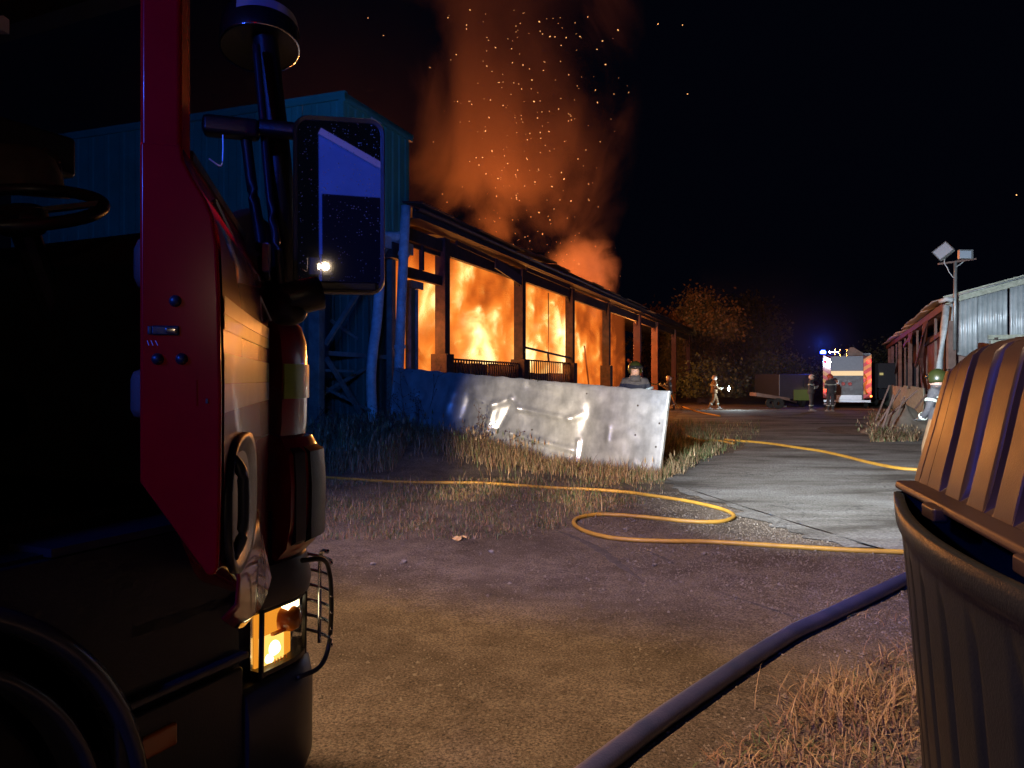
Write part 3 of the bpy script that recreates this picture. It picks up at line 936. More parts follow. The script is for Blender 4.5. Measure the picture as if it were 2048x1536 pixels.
# green patch right of the sheet
sd = []
for _ in range(9000):
    xx = R.uniform(1325, 1520); yy = R.uniform(845, 955)
    lim = 955 - (xx - 1325) * .42
    if yy > lim + R.gauss(0, 5) or (xx > 1440 and R.random() < .6): continue
    p = G(xx, yy)
    sd.append(seedpt(p.x, p.y, R.uniform(.05, .22) * (1.5 if xx < 1400 else 1), R.choice((2, 2, 2, 0, 1))))
for c in ((1345, 950), (1360, 948), (1372, 935)):
    p = G(*c)
    for _ in range(26): sd.append((p.x + R.gauss(0, .06), p.y + R.gauss(0, .06), R.uniform(.3, .5), R.uniform(.7, 1.3), R.uniform(0, 2 * PI), 0))
blades('green_grass', sd, 'rough green grass at the right-hand end of the dented sheet', [M_straw, M_straw2, M_leaf], wid=.006)
# dry clumps by the bins, right foreground
sd = []
for (cx, cy_, n, hh, sp) in ((1640, 1450, 70, .26, .10), (1700, 1440, 80, .28, .10), (1760, 1420, 80, .27, .09), (1600, 1535, 60, .14, .09), (1730, 1530, 70, .2, .13), (1800, 1480, 60, .24, .1),
                         (1660, 1400, 60, .20, .08), (1690, 1370, 30, .16, .08), (1790, 1330, 50, .20, .08), (1770, 1240, 40, .10, .12), (1520, 1560, 50, .1, .1), (1820, 1400, 50, .26, .07)):
    p = G(cx, cy_)
    for _ in range(n):
        x, y = p.x + R.gauss(0, sp), p.y + R.gauss(0, sp)
        sd.append((x, y, R.uniform(.35, 1.0) * hh, R.uniform(.3, 1.7), R.uniform(0, 2 * PI), R.choice((0, 0, 0, 1))))
for _ in range(2600):
    xx = R.uniform(1380, 1830); yy = R.uniform(1230, 1536)
    if yy < 1536 - (xx - 1300) * .60 + 50: continue
    p = G(xx, yy); sd.append(seedpt(p.x, p.y, R.uniform(.015, .07), R.choice((1, 1, 0, 2)), R.uniform(.8, 1.8)))
blades('dry_grass_clump', sd, 'straw-coloured grass clumps growing beside the big plastic bin', [mat('bright_straw', (0.20, 0.125, 0.055), 0.8, 0, (0.42, 0.28, 0.14), scale=9), M_straw2, M_leaf], wid=.0032)

# brambles: thin dark stalks standing before the sheet's left part
M_stalk = mat('dark_stalk', (0.06, 0.03, 0.022), 0.8)
def bramble(x, y, n, h, label, sp=.3):
    p = G(x, y)
    r0 = root('bramble', p, label, 'plant')
    m = MB()
    for k in range(n):
        a = R.uniform(0, 2 * PI); q = Vector((p.x + R.gauss(0, sp), p.y + R.gauss(0, sp * .4), p.z - .03))
        hh = h * R.uniform(.5, 1.1); pts = [q]
        d = Vector((R.gauss(0, .25), R.gauss(0, .15), 1)).normalized()
        for t in range(6):
            d = (d + Vector((R.gauss(0, .16), R.gauss(0, .1), -.02))).normalized()
            pts.append(pts[-1] + d * hh / 6)
        m.tube(pts, [.008 * (1 - .12 * i) for i in range(7)], 4, cap=False)
        for t in range(2, 6):
            for s_ in range(2):
                dd = Vector((R.gauss(0, 1), R.gauss(0, .5), R.uniform(.2, 1))).normalized()
                l_ = hh * R.uniform(.08, .2)
                m.tube([pts[t], pts[t] + dd * l_ * .6, pts[t] + dd * l_ + UP * .01], [.004, .003, .002], 3, cap=False)
                e = pts[t] + dd * l_
                m.face([e + Vector((.012, 0, 0)), e + Vector((0, .01, .02)), e + Vector((-.012, 0, .0)), e + Vector((0, -.01, -.02))])
    m.build('stem', M_stalk, r0)['kind'] = 'stuff'
bramble(820, 868, 9, 1.5, 'tallest leafless bramble, in front of the left end of the dented sheet', .25)
bramble(960, 900, 7, .9, 'dark dock stalks in front of the middle of the dented sheet', .35)
bramble(1020, 915, 5, .7, 'few thin dark stalks right of the dock stalks, under the frame-shaped dent', .3)
bramble(700, 880, 22, 1.0, 'dark thicket of stalks under the braced tower, beside the engine', .8)

# ------------------------------------------------------------------ hoses
M_yhose = mat('yellow_hose', (0.50, 0.27, 0.035), 0.5, 0, (0.38, 0.19, 0.03), scale=6, bump=.2, bscale=60)
def hose(name, pts, r, M, label, n=12, flat=1.0, sub=8, lift=None):
    P = [Vector((p.x, p.y, terrain(p.x, p.y) + r * .96)) for p in pts]
    P = ease(P, sub)
    for i, p in enumerate(P): p.z = terrain(p.x, p.y) + r * .96 + (.0 if lift is None else lift(i / len(P))) + R.uniform(-.001, .001)
    o = MB().tube(P, r, n).build(name, M, smooth=True)
    return tag(o, label, 'hose')
pts = [G(*q) for q in ((600, 953), (640, 957), (700, 961), (760, 965), (860, 968), (960, 969), (1040, 974), (1110, 979), (1180, 982), (1250, 987), (1300, 994),
                        (1360, 1003), (1410, 1013), (1450, 1024), (1468, 1036), (1452, 1045), (1420, 1048), (1370, 1046), (1300, 1039), (1240, 1034), (1190, 1033),
                        (1156, 1040), (1148, 1052), (1168, 1066), (1210, 1078), (1260, 1084), (1330, 1087), (1410, 1088), (1500, 1093), (1600, 1099), (1700, 1105), (1800, 1109), (1900, 1112))]
hose('fire_hose', pts, .024, M_yhose, 'yellow fire hose looping over gravel and running behind the bin')
pts = [G(*q) for q in ((1470, 884), (1500, 886), (1540, 890), (1600, 899), (1640, 905), (1690, 916), (1740, 929), (1790, 939), (1830, 943), (1900, 947))]
hose('fire_hose', pts, .034, M_yhose, 'thin pale yellow hose crossing the lit concrete to the man by the bin')
pts = [G(*q) for q in ((1376, 874), (1390, 880), (1410, 884), (1425, 883), (1440, 884), (1455, 887), (1466, 889), (1470, 884), (1450, 881))]
hose('fire_hose', pts, .03, M_yhose, 'short kinked length of yellow hose in the green grass')
M_hose_sheen = mat('hose_blue_sheen', (0.030, 0.036, 0.095), 0.34, 0, (0.05, 0.05, 0.12), scale=8, bump=.15, bscale=90)  # blue beacon sheen put into the red hose's base colour
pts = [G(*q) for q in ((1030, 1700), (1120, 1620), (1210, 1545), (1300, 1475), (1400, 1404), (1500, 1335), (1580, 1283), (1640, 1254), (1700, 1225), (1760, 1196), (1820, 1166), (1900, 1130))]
hose('suction_hose', pts, .05, M_hose_sheen, 'thick dull red hose, coloured blue for the beacon light on it, running from the bottom edge up to the bin', 18)

# ------------------------------------------------------------------ gravel and stones
M_stone = mat('gravel', (0.13, 0.10, 0.075), 0.85, 0, (0.22, 0.18, 0.135), scale=3)
def rocks(name, pts, label):
    V = []; Fc = []
    base = [(1, 0, 0), (0, 1, 0), (-1, 0, 0), (0, -1, 0), (0, 0, 1), (0, 0, -1)]
    fs = [(0, 1, 4), (1, 2, 4), (2, 3, 4), (3, 0, 4), (1, 0, 5), (2, 1, 5), (3, 2, 5), (0, 3, 5)]
    for (x, y, z, r) in pts:
        n = len(V); a = R.uniform(0, 6.28); c, s = math.cos(a), math.sin(a); f = R.uniform(.6, 1)
        for bx, by, bz in base:
            k = R.uniform(.7, 1.2)
            X, Y_ = bx * r * k, by * r * f * k
            V.append((x + X * c - Y_ * s, y + X * s + Y_ * c, z + bz * r * .7 * k + r * .25))
        Fc += [tuple(i + n for i in q) for q in fs]
    me = bpy.data.meshes.new(name); me.from_pydata(V, [], Fc); me.materials.append(M_stone)
    o = bpy.data.objects.new(name, me); COL.objects.link(o)
    return tag(o, label, 'gravel', kind='stuff')
pp = []
while len(pp) < 17000:
    xx = R.uniform(600, 1850); yy = 985 + (1536 - 985) * R.random() ** 1.6
    # dense drift near the slab edge and inside the hose loop
    e = math.exp(-((yy - (1010 + (xx - 1200) * .20)) / 45) ** 2) if xx > 1150 else 0
    e2_ = math.exp(-((yy - (1130 + (xx - 1400) * .25)) / 60) ** 2) * (1 if xx > 1250 else .2)
    if R.random() > .09 + e * .95 + e2_ * .5: continue
    p = G(xx, yy)
    if inpoly(p.x, p.y, e2) and R.random() < .90: continue
    r = R.uniform(.003, .010) + (R.uniform(.004, .012) if R.random() < .05 else 0)
    pp.append((p.x, p.y, p.z, r))
rocks('gravel', pp, 'loose gravel strewn over the dirt along the edge of the concrete')
for (x, y, r, lb) in ((746, 1130, .026, 'grey pebble left of the pale stone on bare dirt'), (808, 1126, .03, 'pale angular stone on the bare dirt between engine and hose'),
                     (983, 1106, .03, 'small stone alone on the dirt below the yellow leaf'), (1252, 1060, .03, 'stone lying inside the loop of yellow hose'),
                     (1310, 1132, .024, 'stone at the end of the dark tyre scrape'), (1408, 1110, .03, 'larger stone just below the straight yellow hose')):
    p = G(x, y)
    bm = bmesh.new(); bmesh.ops.create_icosphere(bm, subdivisions=2, radius=r)
    for v in bm.verts:
        v.co *= 1 + .35 * mnoise.noise(v.co * 40 + Vector((x, 0, 0))); v.co.z *= .7
    me = bpy.data.meshes.new('stone'); bm.to_mesh(me); bm.free(); me.materials.append(M_stone)
    o = bpy.data.objects.new('stone', me); o.location = p + UP * r * .45; COL.objects.link(o)
    tag(o, lb, 'stone')
# fallen leaf
p = G(918, 1080)
M_yleaf = mat('dead_leaf', (0.55, 0.34, 0.14), .7, 0, (0.7, 0.48, 0.2), scale=30)
m = MB()
n_ = 22; ring = []
for k in range(n_):
    a = 2 * PI * k / n_; rr = .045 * (1 + .55 * math.cos(5 * a)) * (1.15 if abs(a - 1.2) < 1 else .8)
    ring.append(p + Vector((math.cos(a) * rr * 1.4, math.sin(a) * rr * 1.4, .02 + .022 * math.sin(2.5 * a))))
for k in range(n_): m.face([p + UP * .035, ring[k], ring[(k + 1) % n_]])
o = m.build('fallen_leaf', M_yleaf, weld=1e-4, solid=.0015); tag(o, 'pale yellow fallen leaf curled on the bare dirt below the turf', 'leaf')
# dark scrape marks in the dirt: shallow ruts with loose soil
M_rut = mat('damp_soil', (0.05, 0.04, 0.035), .95, 0, (0.09, 0.07, 0.055), scale=12, bump=.5)
for pts, w in ((((1110, 1060), (1150, 1075), (1200, 1100), (1240, 1130), (1290, 1165)), .06), (((1290, 1100), (1330, 1118), (1350, 1130)), .03), (((1420, 1180), (1500, 1205), (1570, 1228), (1610, 1240)), .02)):
    P = ease([G(*q) for q in pts], 10)
    A = []
    for i, q in enumerate(P):
        t = (P[min(i + 1, len(P) - 1)] - P[max(i - 1, 0)]).normalized(); nn = Vector((-t.y, t.x, 0))
        ww = w * math.sin(PI * min(.97, max(.03, i / len(P)))) * R.uniform(.5, 1.1)
        A.append([q + nn * ww + UP * .002, q + UP * .007, q - nn * ww + UP * .002])
    o = MB().grid(A).build('wheel_rut', M_rut, smooth=True); tag(o, kind='structure')
# ------------------------------------------------------------------ near fire engine
M_red_p = mat('red_paint', (0.36, 0.004, 0.010), .30, 0, (0.33, 0.005, 0.010), scale=3, coat=1.0, spec=.5)
M_redin = mat('red_door_edge', (0.52, 0.001, 0.006), .18, 0, (0.44, 0.001, 0.005), scale=7, spec=.12, coat=.05)
M_blk = mat('black_plastic', (0.012, 0.012, 0.014), .38, 0, (0.02, 0.02, 0.022), scale=9, bump=.08, bscale=150, rvar=.08)
M_blkm = mat('dark_trim', (0.035, 0.036, 0.045), .35, .2, (0.05, 0.05, 0.06), scale=9)
M_arch = mat('arch_trim', (0.05, 0.052, 0.06), .24, .3, (0.07, 0.07, 0.08), scale=9)
M_rub = mat('rubber', (0.015, 0.015, 0.015), .75, 0, (0.03, 0.028, 0.025), scale=10, bump=.2)
M_bei = mat('beige_trim', (0.07, 0.052, 0.04), .7, 0, (0.09, 0.07, 0.055), scale=12, bump=.15)
M_lime = mat('lime_reflective', (0.42, 0.62, 0.05), .35, 0, (0.36, 0.55, 0.04), scale=10, coat=.8)
M_silv = mat('silver_reflective', (0.42, 0.45, 0.48), .32, .2, (0.36, 0.39, 0.42), scale=10, coat=.8)
M_chr = mat('chrome', (0.75, 0.75, 0.75), .14, 1.0)
M_amb = mat('amber_lens', (0.55, 0.14, 0.01), .25, 0, coat=.5)
M_ambr = emat('amber_lamp_lit', (1.0, 0.33, 0.025), 1.05)
M_bulb = emat('amber_bulb_lit', (1.0, 0.50, 0.10), 1.9)
M_bulbw = emat('lamp_glow_white', (1.0, 0.82, 0.45), 5.0)
M_blue_e = emat('blue_beacon_lit', (0.06, 0.2, 1.0), 40)
M_glass = glassmat('clear_glass', (.86, .90, .92), .015)
M_hose_w = mat('white_body', (.6, .62, .65), .4, 0, coat=.4)
M_strap = mat('white_band', (.55, .55, .62), .5)

eng = root('fire_engine', T(1.2, -1.15, 0), 'nearest red fire engine, cab door open and amber corner lamp lit, filling the left foreground', 'fire engine')

def CP(s, e, z, R0=.25):
    """point on the cab outline: s<0 along the side, then round the front corner, then along the front"""
    if s <= 0: return T(2.0 + s, e, z)
    a = s / R0
    if a <= PI / 2: return T(2.0 + (R0 + e) * math.sin(a), -R0 + (R0 + e) * math.cos(a), z)
    d = s - R0 * PI / 2
    return T(2.0 + R0 + e + .05 * math.sin(min(1, d / 1.8) * PI), -R0 - d, z)
def band(s0, s1, prof, n=40, mir=False, R0=.25):
    """loft: prof = [(e, z)...] swept round the outline"""
    m = MB(); P = []
    for i in range(n + 1):
        s = s0 + (s1 - s0) * i / n
        P.append([CP(s, e, z, R0) for e, z in prof])
    m.grid(P); return m
SF = .25 * PI / 2 + 1.8      # arc + whole front
def wrap(name, prof, M, u0, parent=eng, s1=SF, closed=True, n=70, smooth=True, bevel=0):
    m = MB(); P = []
    for i in range(n + 1):
        t = i / n
        s = u0 + (s1 - u0) * (t ** 1.0)
        P.append([CP(s, e, z) for e, z in prof] + ([CP(s, prof[0][0], prof[0][1])] if closed else []))
    m.grid(P)
    if closed:
        m.face(P[0][:-1]); m.face(list(reversed(P[-1][:-1])))
    o = m.build(name, M, parent, smooth=smooth)
    if smooth:
        md = o.modifiers.new('e', 'EDGE_SPLIT'); md.split_angle = math.radians(35)
    return o
# bumper, ledge, lamp panel, lower vane, corner deflector
wrap('bumper', [(-.10, .30), (.0, .30), (.02, .36), (.022, .60), (.012, .665), (-.01, .69), (-.12, .70)], M_blkm, -.20)
wrap('lamp_panel', [(-.16, .66), (-.075, .675), (-.075, .92), (-.16, .93)], M_blk, -.62)
wrap('lamp_hood', [(-.12, .905), (-.01, .905), (.012, .925), (.018, .96), (.0, 1.05), (-.03, 1.075), (-.12, 1.08)], M_blkm, -.20)
wrap('lower_vane', [(-.14, 1.06), (.0, 1.06), (.04, 1.10), (.056, 1.18), (.060, 1.30), (.052, 1.40), (.02, 1.455), (-.02, 1.47), (-.14, 1.47)], M_red_p, -.055)
wrap('intake', [(.03, 1.10), (.066, 1.12), (.069, 1.30), (.062, 1.41), (.03, 1.43)], M_blk, .03, s1=.135, n=12)
wrap('vane_panel', [(.03, 1.12), (.064, 1.13), (.067, 1.30), (.060, 1.40), (.03, 1.42)], M_blk, .139, s1=.235, n=12)
wrap('side_louvre', [(.03, 1.10), (.062, 1.12), (.064, 1.30), (.058, 1.41), (.03, 1.43)], M_blkm, -.035, s1=.012, n=8)
cd = wrap('corner_deflector', [(-.12, 1.44), (-.004, 1.45), (.003, 1.50), (.005, 1.70), (.0, 1.78), (-.015, 1.83), (-.045, 1.862), (-.12, 1.87)], M_red_p, -.035)
wrap('reflective_band', [(-.02, 1.585), (.010, 1.585), (.010, 1.70), (-.02, 1.70)], M_lime, -.030, parent=cd, s1=.9, n=40)
# cab front above the deflector, lower windscreen frame
wrap('scuttle', [(-.16, 1.84), (-.05, 1.85), (-.06, 1.95), (-.10, 2.0), (-.2, 2.0)], M_blk, -.02)
# lower side skin of the cab with the wheel arch
def side_panel():
    m = MB()
    pts = []
    cu, cz, r = .72, .50, .69
    for k in range(0, 31):
        a = math.radians(178 - k * 5.6)
        u, z = cu + r * math.cos(a), cz + r * math.sin(a)
        if z > .44: pts.append((u, z))
    pts = [p for p in pts]
    poly = [(.02, 1.22)] + [(.02, pts[0][1])] + pts + [(1.36, .44), (1.80, .44), (1.80, 1.06), (1.96, 1.06), (1.96, 1.22)]
    m.extrude([T(u, -.02, z) for u, z in poly], -TR * .05)
    return m
side_panel().build('side_skirt', M_blk, eng)
MB().box(T(1.58, -.005, .80), (.46, .03, .022), TAX).build('trim_strip', M_arch, eng, bevel=.004)
MB().box(T(1.575, -.004, .62), (.44, .02, .30), TAX).build('step_panel', M_blk, eng, bevel=.01)
MB().box(T(1.475, .008, .675), (.125, .02, .062), TAX).build('side_marker', M_amb, eng, bevel=.008)
def arc_band(r0, r1, o0, o1, name, M, parent, a0=8, a1=172, cu=.72, cz=.50):
    m = MB(); P = []
    for k in range(49):
        a = math.radians(a0 + (a1 - a0) * k / 48); c, s = math.cos(a), math.sin(a)
        P.append([T(cu + r * c, o, cz + r * s) for r, o in ((r0, o1), (r0, o0), ((r0 + r1) / 2, o0 + .012), (r1, o0), (r1, o1))])
    m.grid(P); return m.build(name, M, parent, smooth=True)
arc_band(.69, .735, .015, -.06, 'wheel_arch', M_arch, eng)
arc_band(.585, .62, -.005, -.26, 'mudguard', M_arch, eng)
wh = MB()
wh.lathe([(.30, -.13), (.40, -.14), (.50, -.13), (.53, -.09), (.535, 0), (.53, .09), (.50, .13), (.40, .14), (.30, .13)], T(.72, -.18, .53), TR, 48)
wheel = wh.build('wheel', M_rub, eng, smooth=True)
MB().lathe([(0, .06), (.12, .08), (.13, .02), (.26, .0), (.29, .12), (.31, .13)], T(.72, -.18, .53), TR, 40)  .build('rim', M_blk, wheel, smooth=True)
for k in range(10):
    a = 2 * PI * k / 10
    c = T(.72 + .19 * math.cos(a), -.15, .53 + .19 * math.sin(a)); MB().lathe([(.0, .035), (.014, .03), (.014, 0)], c, TR, 6).build('wheel_nut', M_chr, wheel)
MB().box(T(.80, -.42, .70), (2.1, .04, 1.1), TAX).build('arch_liner', M_blk, eng)
# floor, sill and steps
MB().box(T(1.1, -1.15, 1.19), (2.1, 2.2, .08), TAX).build('cab_floor', M_blk, eng)
MB().box(T(1.55, -.10, 1.235), (.7, .16, .02), TAX).build('door_sill', M_blkm, eng)
MB().box(T(1.62, -.12, .98), (.40, .2, .03), TAX).build('entry_step', M_blkm, eng)
# cab shell
MB().box(T(1.05, -1.15, 3.24), (2.1, 2.3, .10), TAX).build('cab_roof', M_red_p, eng, bevel=.03)
MB().box(T(.02, -1.15, 2.2), (.06, 2.28, 2.1), TAX).build('cab_rear_wall', M_blk, eng)
MB().box(T(1.0, -2.27, 1.65), (2.0, .06, .9), TAX).build('far_door', M_red_p, eng)
MB().box(T(1.0, -2.26, 3.05), (2.0, .05, .3), TAX).build('far_side_header', M_red_p, eng)
for u in (.08, .95): MB().box(T(u, -2.26, 2.5), (.10, .06, 1.2), TAX).build('far_side_pillar', M_blk, eng)
MB().box(T(.06, -.05, 2.2), (.08, .10, 2.0), TAX).build('b_pillar', M_red_p, eng)
for o_, sg in ((-.085, 1), (-2.215, -1)):
    MB().raw(*(lambda m: (m.v, m.f))(MB().tube([T(2.09, o_, 1.92), T(2.06, o_ - .01 * sg, 2.4), T(2.0, o_ - .03 * sg, 2.9), T(1.96, o_ - .04 * sg, 3.22)], [.052, .045, .042, .042], 10))).build('a_pillar', M_blk, eng, smooth=True)
MB().box(T(2.03, -1.15, 3.16), (.10, 2.1, .14), TAX).build('windscreen_header', M_blk, eng)
m = MB(); P = []
for i in range(13):
    t = i / 12; bow = .10 * math.sin(PI * t)
    P.append([T(2.13 + bow, -.10 - 2.1 * t, 1.95), T(2.08 + bow, -.11 - 2.08 * t, 2.5), T(2.0 + bow, -.13 - 2.04 * t, 3.12)])
m.grid(P); m.build('windscreen', glassmat('dark_windscreen', (.42, .47, .52), .03), eng, smooth=True)  # glass tinted dark to dim the tower seen through the cab
MB().tube([T(2.14, -.12, 1.98), T(2.07, -.14, 2.9)], .012, 6).build('windscreen_seal', M_rub, eng)
# dashboard, wheel, seats
MB().extrude([T(1.72, -.16, 1.3), T(1.62, -.16, 1.75), T(1.60, -.16, 2.0), T(1.72, -.16, 2.12), T(2.08, -.16, 2.14), T(2.14, -.16, 1.95), T(2.14, -.16, 1.3)], -TR * 1.98).build('dashboard', M_blk, eng, bevel=.03)
MB().extrude([T(1.70, -.10, 1.62), T(1.66, -.10, 1.9), T(1.74, -.10, 2.12), T(1.95, -.10, 2.22), T(2.08, -.10, 2.16), T(2.12, -.10, 1.62)], -TR * .06).build('dash_end', M_bei, eng, bevel=.02)
sc_ = px(38, 412, 2.3); sax = Vector((.10, -.42, .9)).normalized()
x_, y_, z_ = frame_from(sax)
ring = [sc_ + x_ * .225 * math.cos(2 * PI * k / 40) + y_ * .225 * math.sin(2 * PI * k / 40) for k in range(41)]
sw = MB().tube(ring, .019, 10, cap=False).build('steering_wheel', M_blk, eng, smooth=True)
MB().lathe([(.0, .03), (.06, .025), (.075, 0), (.06, -.05), (0, -.06)], sc_ - z_ * .03, z_, 20).build('hub', M_blk, sw, smooth=True)
for a in (20, 160, 270):
    c = math.radians(a)
    MB().beam(sc_ - z_ * .02, sc_ + (x_ * math.cos(c) + y_ * math.sin(c)) * .215, .035, .015).build('spoke', M_blk, sw)
MB().tube([sc_ - z_ * .05, sc_ - z_ * .55 + TF * .1], .04, 10).build('steering_column', M_blk, eng)
for o_ in (-.62, -1.7):
    st = MB().box(T(.85, o_, 1.62), (.5, .5, .14), TAX).build('seat', M_blkm, eng, bevel=.04)
    MB().beam(T(.62, o_, 1.65), T(.50, o_, 2.35), .48, .12, up=TR).build('backrest', M_blkm, st, bevel=.04)
    MB().box(T(.48, o_, 2.52), (.10, .28, .20), TAX).build('headrest', M_blkm, st, bevel=.04)
# handset and switch box on the dash
MB().box(px(35, 300, 2.9), (.34, .2, .16), TAX).build('radio_box', M_blkm, eng, bevel=.02)
MB().tube(ease([px(90, 300, 2.85), px(112, 320, 2.85), px(118, 350, 2.85)], 5), .012, 8).build('handset_arm', M_blkm, eng, smooth=True)
MB().box(px(4, 50, 2.6), (.03, .03, .05)).build('ceiling_lamp', M_strap, eng)

# open door
H = Vector((-.782, 2.456, 0)); E_ = Vector((-.3817 * 1.45, 1.45, 0))
DD = (E_ - H).normalized(); DN = Vector((-DD.y, DD.x, 0))
if DN.x < 0: DN = -DN
def DP(a, t, z): return H + DD * a + DN * t + UP * z
DL = (E_ - H).length
# lower half: section swept from hinge to free edge
def sect(a):
    f = a / DL
    zb = 1.05 + (1.28 - 1.05) * sstep((f - .25) / .75)
    zi = zb + .04 + .14 * sstep((f - .3) / .7)
    blt = .0 + .01 * (1 - f)
    sl = -.004 * math.sin(f * PI)
    return [(-.138, zi), (-.02, zb), (-.006, zb), (0.0, zb + .02), (.004 + sl, 1.45), (.005 + sl, 1.62), (.002 + sl, 1.80), (-.002, 1.90), (-.010, 1.955), (-.024, 1.99), (-.045, 2.025), (-.062, 2.06), (-.066, 2.09), (-.138, 2.09)]
m = MB(); P = []
for i in range(25):
    a = DL * i / 24
    P.append([DP(a, t, z) for t, z in sect(a)])
m.grid([[*r, r[0]] for r in P]); m.face(P[0]); m.face(list(reversed(P[-1])))
door = m.build('door', M_redin, eng, bevel=.010, seg=3, weld=1e-5)
door['label'] = 'open red cab door seen along its latch edge'
# glossy outer skin
m = MB(); P = []
for i in range(41):
    a = .012 + (DL - .030) * i / 40
    P.append([DP(a, t + .0035, z) for t, z in sect(a)[3:9]])
m.grid(P); m.build('outer_skin', M_red_p, door, smooth=True)
def skin_strip(z0, z1, M, name, a0=.02, a1=None, dz=0):
    m = MB(); P = []
    a1 = a1 or DL - .022
    for i in range(31):
        a = a0 + (a1 - a0) * i / 30
        P.append([DP(a, .0085 - .004 * math.sin(a / DL * PI), z + dz * i / 30) for z in (z0, (z0 + z1) / 2, z1)])
    m.grid(P); return m.build(name, M, door, smooth=True)
skin_strip(1.585, 1.640, M_silv, 'silver_band')
skin_strip(1.641, 1.70, M_lime, 'lime_band')
skin_strip(1.745, 1.775, M_lime, 'upper_lime_band')
skin_strip(1.776, 1.81, M_silv, 'upper_silver_band')
# window frame
def dbox(a0, a1, t0, t1, z0, z1): return MB().hexa([DP(a0, t0, z0), DP(a1, t0, z0), DP(a1, t1, z0), DP(a0, t1, z0), DP(a0, t0, z1), DP(a1, t0, z1), DP(a1, t1, z1), DP(a0, t1, z1)])
dbox(DL - .10, DL - .001, -.138, -.066, 2.06, 3.12).build('window_post', M_redin, door, bevel=.010, seg=3)
dbox(.0, DL - .10, -.13, -.075, 3.03, 3.12).build('window_top', M_redin, door, bevel=.008)
dbox(.05, DL - .10, -.104, -.100, 2.06, 2.098).build('window_pane', M_glass, door)
dbox(.03, DL - .10, -.078, -.062, 2.085, 2.105).build('window_seal', M_rub, door)
MB().tube(ease([DP(DL - .02, -.02, 2.07), DP(DL - .03, .0, 2.06), DP(DL - .03, .004, 2.085), DP(DL - .03, .004, 2.12)], 4), .0016, 6).build('wire_hook', M_silv, door)
# latch furniture on the edge
def ED(x, y, out=.001):
    return DP(DL + out, -(437 - x) / 149 * .138, CAMZ - (y - HOR) / F * (1.45 - (437 - x) / 149 * .031))
for x, y in ((355, 602), (322, 718), (367, 718)):
    MB().lathe([(0, .010), (.006, .010), (.0095, .005), (.0115, -.002)], ED(x, y), DD, 18).build('buffer', M_blk, door, smooth=True)
c = ED(337, 661)
MB().box(c, (.048, .008, .018), (DN, DD, UP)).build('latch', M_blk, door, bevel=.003)
MB().box(c + DD * .005 + DN * .010, (.018, .006, .010), (DN, DD, UP)).build('latch_claw', M_chr, door, bevel=.002)
MB().box(c - UP * .0 - DN * .027, (.008, .006, .016), (DN, DD, UP)).build('latch_pawl', M_blk, door, bevel=.002)
for dx in (0, 7, 15): MB().beam(ED(303 + dx, 681, .0006), ED(306 + dx * 1.1, 691, .0006), .0015, .001).build('scratch', M_strap, door)
MB().box(ED(415, 802), (.004, .004, .009), (DN, DD, UP)).build('rubber_stop', M_blk, door)
MB().tube(ease([ED(395, 760 + k * 26) for k in range(3)], 3), .0012, 5).build('drip_mark', M_redin, door)
# grab recess on the outer face
def oval(a0, a1, z0, z1, n=28, p=2.6):
    out = []
    for k in range(n):
        t = 2 * PI * k / n; c, s = math.cos(t), math.sin(t)
        out.append(((a0 + a1) / 2 + (a1 - a0) / 2 * abs(c) ** (2 / p) * (1 if c > 0 else -1), (z0 + z1) / 2 + (z1 - z0) / 2 * abs(s) ** (2 / p) * (1 if s > 0 else -1)))
    return out
ov = oval(.52, 1.005, 1.235, 1.53); ov2 = oval(.60, .985, 1.27, 1.49)
tl = lambda a: .013
m = MB(); m.grid([[DP(a, .006, z), DP(a, .020, z), DP(.7 + (a - .7) * .9, .019, 1.38 + (z - 1.38) * .9), DP(a2, .006, z2)] for (a, z), (a2, z2) in zip(ov, ov2)], closed_u=True)
hr = m.build('handle_surround', M_blk, door, smooth=True)
MB().face([DP(a, .0095, z) for a, z in ov2]).build('handle_dish', M_blkm, hr)
MB().tube(ease([DP(.93, .012, 1.29), DP(.93, .03, 1.33), DP(.93, .034, 1.40), DP(.93, .03, 1.46), DP(.93, .012, 1.49)], 4), .012, 10).build('grab_bar', M_blkm, door, smooth=True)
# flared skirt at the foot of the door
m = MB(); P = []
for i in range(15):
    f = i / 14; a = .34 + .50 * f
    zb = 1.14 - .10 * math.sin(PI * (1 - f) * .75)
    P.append([DP(a, .006, 1.29), DP(a, .012, 1.22), DP(a, .008 + .03 * (1 - f), zb + .03), DP(a, -.02 + .03 * (1 - f), zb)])
m.grid(P); m.build('door_skirt', M_red_p, door, smooth=True, solid=.006)
MB().box(DP(.75, -.16, 1.62), (.34, .05, .10), (DD, DN, UP)).build('map_pocket', M_bei, door, bevel=.02)
MB().box(DP(.55, -.17, 1.9), (.5, .08, .12), (DD, DN, UP)).build('armrest', M_bei, door, bevel=.03)

# corner lamp
hl = wrap('headlight', [(-.09, .700), (-.045, .707), (-.045, .915), (-.09, .92)], M_chr, -.125, s1=.30, n=24)
wrap('amber_reflector', [(-.05, .715), (-.040, .718), (-.040, .895), (-.05, .90)], M_ambr, -.110, parent=hl, s1=.085, n=12)
wrap('lower_amber_lamp', [(-.05, .722), (-.020, .727), (-.020, .81), (-.05, .815)], M_bulb, -.095, parent=hl, s1=.002, n=8)
MB().lathe([(0, .022), (.014, .018), (.024, .006), (.027, -.012)], CP(-.045, -.022, .772), TR, 20).build('lower_amber_core', M_bulbw, hl, smooth=True)
MB().lathe([(0, .018), (.010, .014), (.015, .0)], CP(-.072, -.020, .745), TR, 16).build('lower_amber_core', M_bulbw, hl, smooth=True)
wrap('bulb_window', [(-.05, .872), (-.012, .875), (-.012, .900), (-.05, .905)], M_bulbw, .015, parent=hl, s1=.095, n=8)
